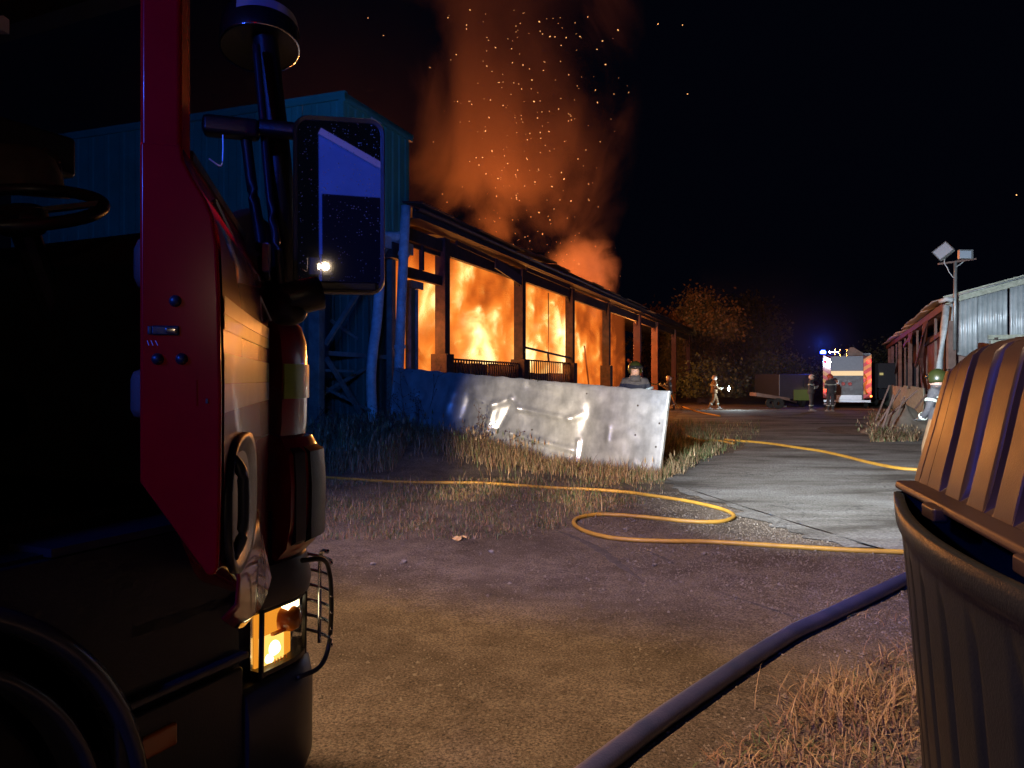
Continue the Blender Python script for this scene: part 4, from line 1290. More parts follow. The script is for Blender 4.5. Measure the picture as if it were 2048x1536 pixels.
MB().lathe([(0, .045), (.03, .04), (.042, .02), (.045, -.02)], CP(.04, -.03, .845), (TR * .9 + TF * .3), 20).build('amber_bowl', M_amb, hl, smooth=True)
wrap('amber_flute', [(-.03, .81), (-.014, .813), (-.014, .818), (-.03, .82)], M_amb, -.050, parent=hl, s1=.06, n=8)
for k in range(5):
    MB().tube([CP(-.045 + k * .014, -.016, .722), CP(-.045 + k * .014, -.016, .735)], .002, 5).build('flute', M_amb, hl)
wrap('lens', [(-.06, .708), (-.008, .715), (.0, .80), (-.008, .905), (-.06, .912)], M_glass, -.115, parent=hl, s1=.22, n=24)
for z in (.711, .914): wrap('bezel', [(-.05, z - .010), (.002, z - .008), (.002, z + .008), (-.05, z + .010)], M_blk, -.125, parent=hl, s1=.26, n=20)
for s in (-.122, .125):
    MB().tube([CP(s, -.004, .70), CP(s, .0, .915)], .009, 6).build('bezel', M_blk, hl)
MB().lathe([(0, -.02), (.05, -.015), (.085, .03), (.09, .04)], CP(.33, -.03, .80), (TF * .85 + TR * .5), 24).build('main_lamp', M_chr, hl, smooth=True)
MB().lathe([(0, .0), (.02, .0)], CP(.33, .0, .80), (TF * .85 + TR * .5), 12).build('main_bulb', M_bulbw, hl)
# stone guard of bent rod
gd = MB().tube(ease([CP(.02, .02, .655), CP(.10, .055, .66), CP(.155, .075, .70), CP(.165, .085, .80), CP(.16, .085, .90), CP(.15, .08, .97), CP(.10, .07, 1.03), CP(.03, .03, 1.045)], 6), .0085, 10).build('stone_guard', M_blk, eng, smooth=True)
MB().tube(ease([CP(.30, .09, .66), CP(.31, .10, .80), CP(.31, .10, .92), CP(.29, .09, 1.0), CP(.2, .075, 1.03)], 6), .008, 10).build('upright', M_chr, gd, smooth=True)
for k in range(6):
    z = .69 + k * .058
    MB().tube(ease([CP(.155, .085, z + .02), CP(.24, .097, z + .005), CP(.34, .10, z), CP(.60, .10, z)], 4), .0065, 8).build('guard_bar', M_chr, gd, smooth=True)
# wing mirror
MC = px(679, 411, 2.5)
tgt = px(643, 534, 2.5)
c_ = (Vector((0, 0, CAMZ)) - tgt).normalized(); l_ = (LAMPPOS - tgt).normalized()
mn = (c_ + l_).normalized()
mx_ = UP.cross(mn).normalized(); my_ = mn.cross(mx_)
if mx_.x < 0: mx_ = -mx_
def rrect(w, h, r, n=6):
    out = []
    for cx, cz, a0 in ((w / 2 - r, h / 2 - r, 0), (-w / 2 + r, h / 2 - r, 90), (-w / 2 + r, -h / 2 + r, 180), (w / 2 - r, -h / 2 + r, 270)):
        for k in range(n + 1):
            a = math.radians(a0 + 90 * k / n); out.append((cx + r * math.cos(a), cz + r * math.sin(a)))
    return out
def MP(x, z, d): return MC + mx_ * x + my_ * z + mn * d
o1 = rrect(.292, .57, .05); o2 = rrect(.285, .562, .05); i1 = rrect(.262, .535, .035); bk = rrect(.20, .44, .06)
m = MB(); m.grid([[MP(*c, -.10), MP(*a2, -.05), MP(*a, .0), MP(*b, .012), MP(*d, .010), MP(*d, .0)] for a, a2, b, c, d in zip(o1, o1, o2, bk, i1)], closed_u=True)
m.face([MP(*c, -.10) for c in bk])
mir = m.build('wing_mirror', M_blk, eng, smooth=True)
md = mir.modifiers.new('e', 'EDGE_SPLIT'); md.split_angle = math.radians(45)
def mirror_mat():
    m = bpy.data.materials.new('dirty_mirror'); m.use_nodes = True
    nt = m.node_tree; N = nt.nodes; L = nt.links; b = N['Principled BSDF']
    b.inputs['Metallic'].default_value = 1; b.inputs['Base Color'].default_value = (.8, .84, .9, 1); b.inputs['Roughness'].default_value = .014
    tc = N.new('ShaderNodeTexCoord')
    v = N.new('ShaderNodeTexVoronoi'); v.inputs['Scale'].default_value = 120; L.new(tc.outputs['Object'], v.inputs['Vector'])
    n = N.new('ShaderNodeTexNoise'); n.inputs['Scale'].default_value = 40; n.inputs['Detail'].default_value = 6; L.new(tc.outputs['Object'], n.inputs['Vector'])
    g = N.new('ShaderNodeMath'); g.operation = 'LESS_THAN'; g.inputs[1].default_value = .22; L.new(v.outputs['Distance'], g.inputs[0])
    q = N.new('ShaderNodeMath'); q.operation = 'GREATER_THAN'; q.inputs[1].default_value = .52; L.new(n.outputs['Fac'], q.inputs[0])
    k = N.new('ShaderNodeMath'); k.operation = 'MULTIPLY'; L.new(g.outputs[0], k.inputs[0]); L.new(q.outputs[0], k.inputs[1])
    d = N.new('ShaderNodeBsdfDiffuse'); d.inputs['Color'].default_value = (.55, .52, .48, 1)
    f = N.new('ShaderNodeMath'); f.operation = 'MULTIPLY_ADD'; f.inputs[1].default_value = .7; f.inputs[2].default_value = .004; L.new(k.outputs[0], f.inputs[0])
    mx = N.new('ShaderNodeMixShader'); L.new(f.outputs[0], mx.inputs[0]); L.new(b.outputs[0], mx.inputs[1]); L.new(d.outputs[0], mx.inputs[2])
    L.new(mx.outputs[0], N['Material Output'].inputs['Surface'])
    return m
M_mir = mirror_mat()
MB().face([MP(*p, .004) for p in i1]).build('mirror_glass', M_mir, mir)
MB().box(MP(.0, -.262, .012), (.24, .03, .02), (mx_, my_, mn)).build('lower_lip', M_blk, mir, bevel=.006)
am = MB().beam(px(405, 250, 2.45), px(520, 262, 2.5), .075, .06).build('mirror_arm', M_blk, eng, bevel=.015)
MB().beam(px(515, 255, 2.5), px(640, 268, 2.52), .06, .05).build('mirror_arm', M_blk, eng, bevel=.015)
MB().tube(ease([px(640, 585, 2.5), px(610, 592, 2.48), px(575, 600, 2.47), px(545, 612, 2.46)], 5), [.055] * 16, 12).build('mirror_arm', M_blk, eng, smooth=True)
MB().tube(ease([px(545, 600, 2.46), px(565, 612, 2.46), px(590, 622, 2.46), px(604, 610, 2.46)], 5), [.05, .052, .055, .057, .058, .06, .06, .06, .055, .05, .045, .04, .035, .03, .02, .01], 14).build('arm_boss', M_blk, eng, smooth=True)
MB().tube(ease([px(512, 90, 2.52), px(524, 220, 2.52), px(540, 400, 2.5), px(556, 500, 2.48), px(566, 592, 2.47)], 6), .013, 8).build('mirror_stay', M_blkm, eng, smooth=True)
MB().tube(ease([px(490, 260, 2.5), px(505, 380, 2.5), px(520, 470, 2.48), px(530, 560, 2.46)], 6), .018, 8).build('mirror_stay', M_blk, eng, smooth=True)
MB().box(px(533, 515, 2.42), (.022, .03, .09)).build('arm_decal', M_strap, eng, bevel=.004)
MB().tube([px(430, 402, 1.75), px(540, 640, 2.40)], .006, 6).build('window_channel', M_blkm, eng)
# round kerb mirror above
RC = px(520, 96, 2.62); rax = Vector((.12, -.25, -1)).normalized()
rm = MB().lathe([(0, -.13), (.08, -.13), (.118, -.11), (.128, -.06), (.131, -.01), (.127, .0)], RC + rax * .0, rax, 40).build('round_mirror', M_blk, eng, smooth=True)
MB().lathe([(.127, -.004), (.131, .0), (.1315, .004), (.126, .006)], RC, rax, 48).build('rim', M_chr, rm, smooth=True)
MB().lathe([(0, -.02), (.07, -.012), (.126, .003)], RC, rax, 32).build('mirror_glass', M_blk, rm, smooth=True)
MB().lathe([(.1285, -.098), (.1335, -.06)], RC, rax, 30, a0=math.radians(-10), a1=math.radians(130)).build('white_band', M_strap, rm, smooth=True)
MB().tube([RC - rax * .12, T(2.0, -.1, 3.1)], .02, 8).build('round_mirror_arm', M_blk, eng)
# scene lights: side mast lamp added to light the yard, forward one on the cab roof
for nm_, p_, aim_, w_, m_ in (('added_side_light', SIDEL, Vector((1.6, 6.5, 0)), .16, emat('added_side_light_lit', (1, .7, .45), 12)), ('forward_scene_light', FWDL, Vector((7.2, 14.5, 0)), .2, emat('forward_light_lit', (.8, .93, 1), 25))):
    dd_ = (aim_ - p_).normalized(); q1, q2, q3 = frame_from(dd_)
    hh_ = MB().box(p_ - dd_ * .14, (w_ + .05, w_ * .7 + .04, .12), (q1, q2, q3)).build(nm_, M_blk, eng, bevel=.01)
    MB().box(p_ - dd_ * .075, (w_, w_ * .7, .01), (q1, q2, q3)).build('lamp_glass', m_, hh_)
    MB().tube([p_ - dd_ * .14, Vector((p_.x, p_.y, 3.28))], .03, 8).build('mast_tube', M_blkm, hh_)
# roof beacons, the rear one added to light the mirrored wall
for p in BEAC + [ADDED_REAR]:
    b_ = MB().lathe([(.13, -.16), (.13, -.10), (.10, -.10), (0, -.10)], p, UP, 20).build('beacon_base', M_blk, eng, smooth=True)
    MB().lathe([(.09, -.09), (.095, -.03), (.07, -.025), (0, -.02)], p, UP, 20).build('beacon', M_blue_e, b_, smooth=True)
# crew body behind the cab with shutters (seen in the mirror)
MB().box(T(-2.9, -1.17, 1.85), (5.6, 2.26, 2.5), TAX).build('body', M_red_p, eng, bevel=.02)
for k in range(3):
    sh_ = MB().box(T(-.95 - k * 1.75, -.025, 1.75), (1.6, .03, 1.7), TAX).build('shutter', M_silv, eng)
    for j in range(16):
        MB().box(T(-.95 - k * 1.75, -.004, .96 + j * .105), (1.56, .014, .09), TAX).build('slat', M_silv, sh_)
MB().box(T(-2.9, .0, 2.83), (5.5, .04, .06), TAX).build('gutter_rail', M_chr, eng)
MB().box(T(-2.9, .0, .75), (5.4, .02, .14), TAX).build('lower_band', M_lime, eng)
sb = MB().box(T(-1.2, .03, 2.95), (.18, .06, .07), TAX).build('added_side_beacon', M_blue_e, eng, bevel=.01)  # lens of the added blue side lamp
wh2 = wh.build('wheel', M_rub, eng, smooth=True)
wh2.matrix_parent_inverse = Matrix.Translation(-TF * 4.2) @ wh2.matrix_parent_inverse
for o_ in (-.25, -2.05):
    pass

# helmet lying on the dashboard
hm = MB().lathe([(.0, .15), (.06, .145), (.11, .11), (.135, .05), (.14, .0), (.16, -.02), (.15, -.025)], px(40, 375, 2.75), Vector((.1, -.2, 1)), 24).build('helmet', M_bei, smooth=True)
tag(hm, 'pale helmet lying on the dashboard behind the steering wheel', 'helmet')

# mast lamp behind the photographer
ml = root('work_light', (LAMPPOS.x, LAMPPOS.y, 0), 'tripod work light shining warm behind the photographer, seen in the wing mirror', 'work light')
MB().tube([(LAMPPOS.x, LAMPPOS.y, 0.6), (LAMPPOS.x, LAMPPOS.y, 2.9)], .025, 8).build('mast', M_chr, ml)
for k in range(3):
    a = 2 * PI * k / 3
    MB().tube([(LAMPPOS.x, LAMPPOS.y, .9), (LAMPPOS.x + math.cos(a) * .6, LAMPPOS.y + math.sin(a) * .6, 0)], .018, 6).build('leg', M_chr, ml)
la = (Vector((1, 5.5, 0)) - LAMPPOS).normalized()
xx_, yy_, zz_ = frame_from(la)
MB().box(LAMPPOS - zz_ * .10, (.34, .26, .10), (xx_, yy_, zz_)).build('lamp_head', M_blk, ml)
MB().box(LAMPPOS - zz_ * .045, (.09, .08, .01), (xx_, yy_, zz_)).build('lamp_glass', emat('warm_lamp_lit', (1, .72, .38), 22), ml)

# shed wall behind the photographer, caught in the wing mirror
def refl(x, y, Yp):
    q = px(x, y, 1.0) - Vector((0, 0, CAMZ)); o_ = Vector((0, 0, CAMZ))
    t = (MC - o_).dot(mn) / q.dot(mn); p = o_ + q * t; r_ = q - mn * 2 * q.dot(mn)
    return p + r_ * ((Yp - p.y) / r_.y)
w1, w2 = refl(640, 268, -15), refl(753, 332, -15)
w3, w4 = refl(760, 397, -15), refl(640, 388, -15)
rs = root('rear_shed', Vector(((w1.x + w2.x) / 2, -15, 0)), 'blue-lit shed gable behind the photographer, seen only in the wing mirror', 'shed')
dx_ = (w2 - w1)
wa, wb = w1 - dx_ * .02, w2 + dx_ * 1.2
MB().extrude([wa, wb, Vector((wb.x, -15, 0)), Vector((wa.x, -15, 0))], Vector((0, -.1, 0))).build('wall', mat('blue_tinted_wall', (.08, .25, .5), .6, 0, (.12, .32, .6), scale=1), rs)  # blue of the beacon light put into the pale wall's colour
MB().beam(wa + Vector((0, .1, .03)), wb + Vector((0, .1, .03)), .12, .16).build('barge_board', M_white if False else M_hose_w, rs)
lo_ = Vector(((wa.x + wb.x) / 2, -14.9, w4.z / 2)); MB().box(lo_, (abs(wb.x - wa.x) * .96, .06, w4.z - .02)).build('dark_doors', mat('tarred_boards', (.01, .012, .016), .9, spec=.1), rs)
# ------------------------------------------------------------------ trees beyond the burning shed
M_bark = mat('bark', (0.06, 0.04, 0.03), .9, 0, (0.1, 0.07, 0.05), scale=8, bump=.5)
def leafmat(name, a, b):
    return mat(name, a, .6, 0, b, scale=1.2)
M_lv1 = leafmat('fire_tinted_leaves', (0.14, 0.10, 0.03), (0.24, 0.16, 0.05))  # some of the fire's orange light put into the leaf colour
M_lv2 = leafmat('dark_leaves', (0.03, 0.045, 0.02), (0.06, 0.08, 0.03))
def tree(base, h, rad, label, M, n=5200, leaf=.16, low=.18, squash=1.0, seed=1):
    r = random.Random(seed)
    t = root('tree', base, label, 'tree')
    m = MB()
    top = base + UP * h
    lim = []
    m.tube([base - UP * .2, base + UP * h * .2 + Vector((.1, 0, 0)), base + UP * h * .45], [.22, .17, .12], 8)
    cl = []
    for k in range(16):
        a = r.uniform(0, 2 * PI); rr = rad * math.sqrt(r.random()) * .85; zz = h * r.uniform(low + .1, .9)
        rr *= math.sin(PI * min(.95, max(.1, zz / h * .8 + .1)))
        e = base + Vector((math.cos(a) * rr, math.sin(a) * rr, zz))
        s0 = base + UP * h * r.uniform(.15, .42)
        m.tube([s0, s0.lerp(e, .5) + UP * .15, e], [.08, .05, .02], 5, cap=False)
        cl.append(e)
    m.build('trunk', M_bark, t)
    for k in range(26):
        a = r.uniform(0, 2 * PI); zz = h * r.uniform(low, .97)
        rr = rad * math.sin(PI * min(.97, max(.12, (zz / h - low) / (1 - low) * .85 + .12))) * r.uniform(.45, .95)
        cl.append(base + Vector((math.cos(a) * rr, math.sin(a) * rr * squash, zz)))
    V = []; Fc = []
    for k in range(n):
        c = r.choice(cl); sg = rad * .19
        p = c + Vector((r.gauss(0, sg), r.gauss(0, sg), r.gauss(0, sg * .85)))
        if p.z < base.z + .2: continue
        d = Vector((r.gauss(0, 1), r.gauss(0, 1), r.gauss(0, 1) + .4)).normalized()
        q = d.orthogonal().normalized(); q = q * math.cos(k) + d.cross(q) * math.sin(k)
        l = leaf * r.uniform(.6, 1.3)
        i = len(V)
        V += [tuple(p - d * l * .5), tuple(p + q * l * .32), tuple(p + d * l * .5 + UP * .02), tuple(p - q * l * .32)]
        Fc.append((i, i + 1, i + 2, i + 3))
    me = bpy.data.meshes.new('crown'); me.from_pydata(V, [], Fc); me.materials.append(M)
    o = bpy.data.objects.new('crown', me); COL.objects.link(o); attach(o, t); o['kind'] = 'stuff'
    return t
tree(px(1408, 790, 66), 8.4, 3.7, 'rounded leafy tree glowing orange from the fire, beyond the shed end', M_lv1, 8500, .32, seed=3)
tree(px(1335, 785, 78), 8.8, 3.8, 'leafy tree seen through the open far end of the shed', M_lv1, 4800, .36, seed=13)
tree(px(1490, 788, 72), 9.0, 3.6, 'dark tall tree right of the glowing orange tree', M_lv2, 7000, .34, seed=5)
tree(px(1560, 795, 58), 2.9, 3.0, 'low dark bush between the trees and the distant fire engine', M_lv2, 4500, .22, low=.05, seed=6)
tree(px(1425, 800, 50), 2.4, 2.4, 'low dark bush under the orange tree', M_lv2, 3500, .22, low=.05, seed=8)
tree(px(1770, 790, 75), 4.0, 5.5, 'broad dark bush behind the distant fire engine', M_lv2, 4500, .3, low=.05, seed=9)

# ------------------------------------------------------------------ shed on the right
D2 = Vector((0.395, 0.919, 0)); N2 = Vector((0.919, -0.395, 0)); K0 = Vector((12.97, 22.9, 0))
def BQ(s, t, z): return K0 + D2 * s + N2 * t + UP * z
QAX = (D2, N2, UP)
M_iron = mat('galvanised_iron', (0.42, 0.46, 0.46), .42, .35, (0.60, 0.64, 0.64), scale=3, bump=.15, rvar=.12)
M_fasc = mat('lichened_fascia', (0.26, 0.27, 0.20), .8, 0, (0.42, 0.43, 0.34), scale=9, bump=.3)
M_purl = mat('weathered_timber', (0.15, 0.09, 0.07), .8, 0, (0.24, 0.15, 0.12), scale=4, bump=.4)
barn = root('iron_shed', BQ(0, 0, 0), 'corrugated iron shed on the right, pale lit gable and torn open side', 'shed')
pitch = .267
# gable: separate corrugated sheets hanging to a ragged lower edge
t = .02; k = 0
while t < 9:
    wd = .76
    zb = 2.35 + .10 * math.sin(k * 2.1) + (.25 if k % 3 == 1 else 0)
    m = MB(); P = []
    for i in range(41):
        tt = t + wd * i / 40
        a = .018 * math.sin(2 * PI * tt / .095 * .75)
        P.append([BQ(a - .03 + (.02 if k % 2 else 0), tt, zb + .03 * math.sin(tt * 9)), BQ(a - .03 + (.02 if k % 2 else 0), tt, 3.86 + tt * pitch)])
    m.grid(P); m.build('iron_sheet', M_iron, barn, smooth=True, solid=.006)
    t += wd - .02 + (.07 if k == 1 else 0); k += 1
for k in range(2):
    a, b = k * 4.5, k * 4.5 + 4.48
    MB().beam(BQ(-.10, a - .1, 3.98 + a * pitch), BQ(-.10, b, 3.98 + b * pitch), .04, .26, up=UP).build('barge_board', M_fasc, barn)
MB().box(BQ(.3, 4.6, 1.2), (.08, 8.8, 2.5), QAX).build('inner_wall', M_purl, barn)
MB().box(BQ(-.22, 3.6, 2.86), (.10, 5.2, .12), QAX).build('door_track', M_fasc, barn)
MB().box(BQ(-.22, 1.35, 2.62), (.26, .6, .30), QAX).build('track_box', M_fasc, barn)
for tt in (1.2, 1.7, 2.5): MB().box(BQ(-.25, tt, 2.74), (.08, .10, .22), QAX).build('track_bracket', M_steel, barn)
MB().box(BQ(-.28, 2.6, 2.52), (.12, 1.8, .10), QAX).build('track_cover', M_grey, barn)
# roof sheets over the side, seen as a thin red-lit edge
for k in range(17):
    s = -.25 + k * 1.9
    m = MB(); P = []
    for i in range(39):
        ss = s + 1.93 * i / 38
        a = .02 * math.sin(2 * PI * ss / .20)
        dz = R.uniform(-.004, .004) + (.03 * math.sin(k * 1.7))
        P.append([BQ(ss, -.42 + (.2 if k in (7, 8) else 0), 3.95 + a + dz), BQ(ss, 2.5, 3.95 + 2.92 * pitch + a)])
    m.grid(P); m.build('roof_sheet', M_iron, barn, smooth=True, solid=.008)
for k in range(8):
    MB().box(BQ(2 + k * 4, -.10, 3.80), (3.98, .08, .22), QAX).build('eave_board', M_post, barn)
for s in (0.1, 6.9, 13.8, 20.6, 27.5, 31):
    MB().box(BQ(s, .0, 1.9), (.16, .16, 3.8), QAX).build('post', M_purl, barn)
for s in (3.4, 10.3, 17.2, 24):
    MB().box(BQ(s, .02, 2.5), (.10, .08, 2.6), QAX).build('stud', M_purl, barn)
for a, b in (((.1, 3.1), (6.9, 2.9)), ((6.9, 3.3), (10.3, 2.2)), ((20.6, 2.7), (24, 2.0)), ((13.8, 3.5), (17.2, 3.3))):
    MB().beam(BQ(a[0], -.04, a[1]), BQ(b[0], -.04, b[1]), .08, .14).build('cross_rail', M_post, barn)
# torn sheets hanging from the side
for (s, pts) in ((4.4, [(0, 3.75), (1.6, 3.75), (1.9, 3.2), (1.0, 2.4), (1.7, 1.7), (.6, 1.2), (.2, 1.5), (.9, 2.4), (-.3, 3.1)]),
                 (10.9, [(0, 3.7), (2.2, 3.7), (1.6, 3.3), (.6, 3.25)])):
    MB().extrude([BQ(s + a, -.10 - .03 * i, z) for i, (a, z) in enumerate(pts)], N2 * .01).build('torn_sheet', M_post, barn)
for k in range(18):
    s = 1.0 + k * 1.68
    MB().box(BQ(s, 1.4, 2.5), (1.64, .05, 2.8), QAX).build('inner_partition', M_purl, barn)
# low wall of ribbed iron along the side
m = None
for k in range(14):
    s = 3.5 + k * 1.9
    zt = 1.30 + R.uniform(-.06, .06)
    m = MB(); P = []
    for i in range(39):
        ss = s + 1.88 * i / 38
        P.append([BQ(ss, -.30 + .03 * math.sin(2 * PI * ss / .3), z) for z in (-.05, zt)])
    m.grid(P); m.build('low_wall_sheet', M_fasc, barn, smooth=True, solid=.02)
# white downpipe, leaning
MB().tube([px(1893, 612, 22.4), px(1887, 660, 22.3), px(1880, 730, 22.2), px(1874, 790, 22.2)], .095, 12).build('downpipe', M_paintpost, barn, smooth=True)
MB().tube([px(1880, 603, 22.6), px(1895, 598, 22.4), px(1906, 601, 22.3)], .07, 10).build('gutter_end', M_paintpost, barn, smooth=True)
MB().box(px(1902, 690, 22.45), (.22, .12, 1.4)).build('corner_board', M_purl, barn)

# floodlight mast on its corner
M_alu = mat('dull_aluminium', (0.38, 0.39, 0.38), .45, .6, (0.28, 0.29, 0.28), scale=8)
M_lens = mat('unlit_lamp_glass', (0.45, 0.50, 0.56), .12, .1, spec=.8)
mast = root('floodlight_mast', px(1910, 700, 22.3), 'steel mast at the iron shed corner with a crossbar carrying two unlit floodlights', 'light mast')
MB().tube([px(1909, 700, 22.3), px(1911, 523, 22.3)], .048, 10).build('pole', M_alu, mast, smooth=True)
MB().beam(px(1877, 528, 22.3), px(1951, 518, 22.3), .07, .05).build('crossbar', M_purl, mast)
f1 = MB().box(px(1931, 509, 22.2), (.40, .14, .28)).build('floodlight', M_alu, mast, bevel=.02)
MB().box(px(1931, 509, 22.12), (.33, .012, .21)).build('lens', M_lens, f1)
c = px(1889, 505, 22.2); ax = Vector((-.75, -.45, .45)).normalized()
f2 = MB().lathe([(.30, .10), (.33, .10), (.31, .02), (.12, -.14), (.05, -.18), (0, -.18)], c, ax, 4).build('floodlight', M_alu, mast)
MB().lathe([(.295, .09), (0, .09)], c, ax, 4).build('lens', M_lens, f2)
MB().tube(ease([px(1889, 515, 22.2), px(1889, 527, 22.2), px(1893, 533, 22.2), px(1899, 545, 22.2), px(1907, 556, 22.25)], 4), .014, 5).build('cable', M_paintpost, mast)
MB().tube(ease([px(1926, 524, 22.2), px(1920, 529, 22.2), px(1912, 534, 22.25)], 4), .014, 5).build('cable', M_paintpost, mast)

# heap of scrap at the near foot of the wall
heap = root('scrap_heap', G(1800, 862), 'low heap of rubble, brush and leaning poles beside the ribbed low wall', 'heap')
b = G(1810, 868)
m = MB(); P = []
for i in range(25):
    a = 2 * PI * i / 24; row = []
    for j in range(7):
        r_ = j / 6; k = 1 + .3 * mnoise.noise(Vector((math.cos(a) * 2, math.sin(a) * 2, r_ * 3)))
        row.append(b + Vector((math.cos(a) * r_ * 1.3 * k, math.sin(a) * r_ * 1.8 * k, .85 * (1 - r_) ** 1.3 * k + .12 * mnoise.noise(Vector((a * 2, r_ * 5, 1))) - .03)))
    P.append(row)
m.grid(P, closed_u=True); m.build('rubble', M_stone, heap, smooth=True)
for k in range(9):
    a = b + Vector((R.uniform(-1.3, 1), R.uniform(-1.2, 1.2), 0)); e = a + Vector((R.uniform(.4, 1.5), R.uniform(-.3, .6), R.uniform(.7, 1.5)))
    MB().tube([a, e], .028, 6).build('pole', M_purl, heap)
sd = []
for _ in range(2500):
    xx = R.uniform(1740, 1835); yy = R.uniform(830, 885)
    p = G(xx, yy); sd.append(seedpt(p.x, p.y, R.uniform(.1, .5), R.choice((0, 1, 1, 2)), R.uniform(.5, 1.5)))
blades('weeds', sd, 'dry weeds at the foot of the scrap heap', [M_straw, M_straw2, M_leaf], wid=.012)

# ------------------------------------------------------------------ big ribbed plastic bin, right foreground
M_binlid = mat('brown_plastic_lid', (0.022, 0.013, 0.010), .40, 0, (0.030, 0.017, 0.013), scale=3, bump=.05, bscale=160, rvar=.06, spec=.20)
M_bin = mat('dark_plastic_body', (0.009, 0.010, 0.009), .40, 0, (0.014, 0.014, 0.012), scale=5, bump=.12, bscale=110, rvar=.07, spec=.13)
A0 = Vector((1.578, 3.12, 0)); BD = Vector((-.240, -.971, 0)).normalized(); BN = Vector((.971, -.240, 0)).normalized()
binr = root('plastic_bin', A0 + BD * .95 + BN * .6, 'large brown ribbed plastic bin with domed lid in the right foreground', 'bin')
LN, WD = 1.95, 1.25
def BB(a, b, z): return A0 + BD * a + BN * b + UP * z
# body: plan outline with bulged sides, ribs as shallow flutes
def body_ring(z, infl):
    pts = []
    n = 150
    for i in range(n):   # long side facing the yard
        t = i / n; a = t * LN
        fl = 0
        for gk in range(9):
            d = abs(a - (.14 + gk * .215))
            if d < .035: fl = max(fl, .5 + .5 * math.cos(PI * d / .035))
        depth = .022 * fl * (1 if .12 < z < 1.02 else 0)
        pts.append(BB(a, infl - .13 * math.sin(PI * t) + depth - .02, z))
    for i in range(30):
        t = i / 30; pts.append(BB(LN + .0 - infl + .05 * math.sin(PI * t), infl + t * (WD - 2 * infl), z))
    for i in range(60):
        t = i / 60; pts.append(BB(LN * (1 - t), WD - infl + .10 * math.sin(PI * t), z))
    for i in range(30):
        t = i / 30; pts.append(BB(infl - .05 * math.sin(PI * t) - .0, (WD - infl) * (1 - t) + infl * t, z))
    return pts
rings = [body_ring(z, i) for z, i in ((0.0, .12), (.06, .10), (.3, .085), (.6, .06), (.9, .035), (1.05, .02), (1.10, .015), (1.12, -.004), (1.19, -.008), (1.195, .004), (1.19, .03), (1.10, .04))]
m = MB(); P = [list(r) for r in zip(*rings)]
m.grid(P, closed_u=True)
m.face(list(reversed(rings[0])))
m.build('body', M_bin, binr, smooth=True, bevel=0)
# lid: flange, then ribbed sides leaning in, domed top
lid = MB()
prof_b = []
edges = [0.0, .04]   # groove layout along the side
def lid_off(a):
    """depth of groove at distance a from the far end"""
    # panels .15 wide, grooves .075
    c = (a - .20) % .225
    if a < .20:
        if .085 < a < .10: return .008
        return 0
    if c < .150 and True:
        e = min(c, .150 - c)
        return 0 if e > .006 else .045 * (1 - e / .006) * .3
    e = min(c - .150, .225 - c)
    return .075 * sstep(e / .010)
zs = [1.245, 1.30, 1.45, 1.60, 1.68, 1.725, 1.752, 1.775, 1.80, 1.815]
ins = [.045, .055, .088, .118, .136, .152, .180, .240, .42, .62]
na = 520
P = []
for i in range(na + 1):
    a = .02 + (LN - .04) * i / na
    row = []
    taper = 0
    for z, b_ in zip(zs, ins):
        h = max(0, min(1, (z - 1.245) / .5))
        aa = a + (.10 * h if a < .4 else 0) * (1 - a / .4 if a < .4 else 0)
        end_drop = .05 * max(0, 1 - a / .35) ** 2 * (1 if z > 1.7 else 0)
        dep = lid_off(a) * (1 if z < 1.74 else .5 if z < 1.79 else .25)
        if z < 1.29: dep *= .0 if z < 1.25 else 1
        row.append(BB(aa, b_ + dep, z - end_drop + .02 * math.sin(PI * a / LN) * (1 if z > 1.7 else 0)))
    # mirror half
    for z, b_ in list(zip(zs, ins))[::-1][1:]:
        end_drop = .05 * max(0, 1 - a / .35) ** 2 * (1 if z > 1.7 else 0)
        row.append(BB(a, WD - b_, z - end_drop))
    P.append(row)
lid.grid(P)
lid.face(list(P[0])); lid.face(list(reversed(P[-1])))
lo = lid.build('lid', M_binlid, binr, smooth=False, bevel=0)
lo.data.polygons.foreach_set('use_smooth', [True] * len(lo.data.polygons))
md = lo.modifiers.new('e', 'EDGE_SPLIT'); md.split_angle = math.radians(38)
# flange under the lid: a step all round, drooping lip
fl_ = MB()
ring_o = lambda z, e: [BB(-.01 - e, -.0 - e, z), BB(LN + .01 + e, -.0 - e, z), BB(LN + .01 + e, WD + e, z), BB(-.01 - e, WD + e, z)]
L4 = [ring_o(1.245, -.05), ring_o(1.235, .012), ring_o(1.212, .018), ring_o(1.203, .012), ring_o(1.205, -.02)]
fl_.grid([list(r) for r in zip(*L4)], closed_u=True)
fl_.build('lid_flange', M_binlid, binr, bevel=.006)
for a in (.55, 1.35):
    MB().box(BB(a, -.022, 1.20), (.05, .14, .05), (BN, BD, UP)).build('hinge_lug', M_binlid, binr, bevel=.01)
# pale litter under the bin edge
MB().box(BB(.95, -.12, .05), (.08, .05, .04), (BN, BD, UP)).build('foot', M_bin, binr)
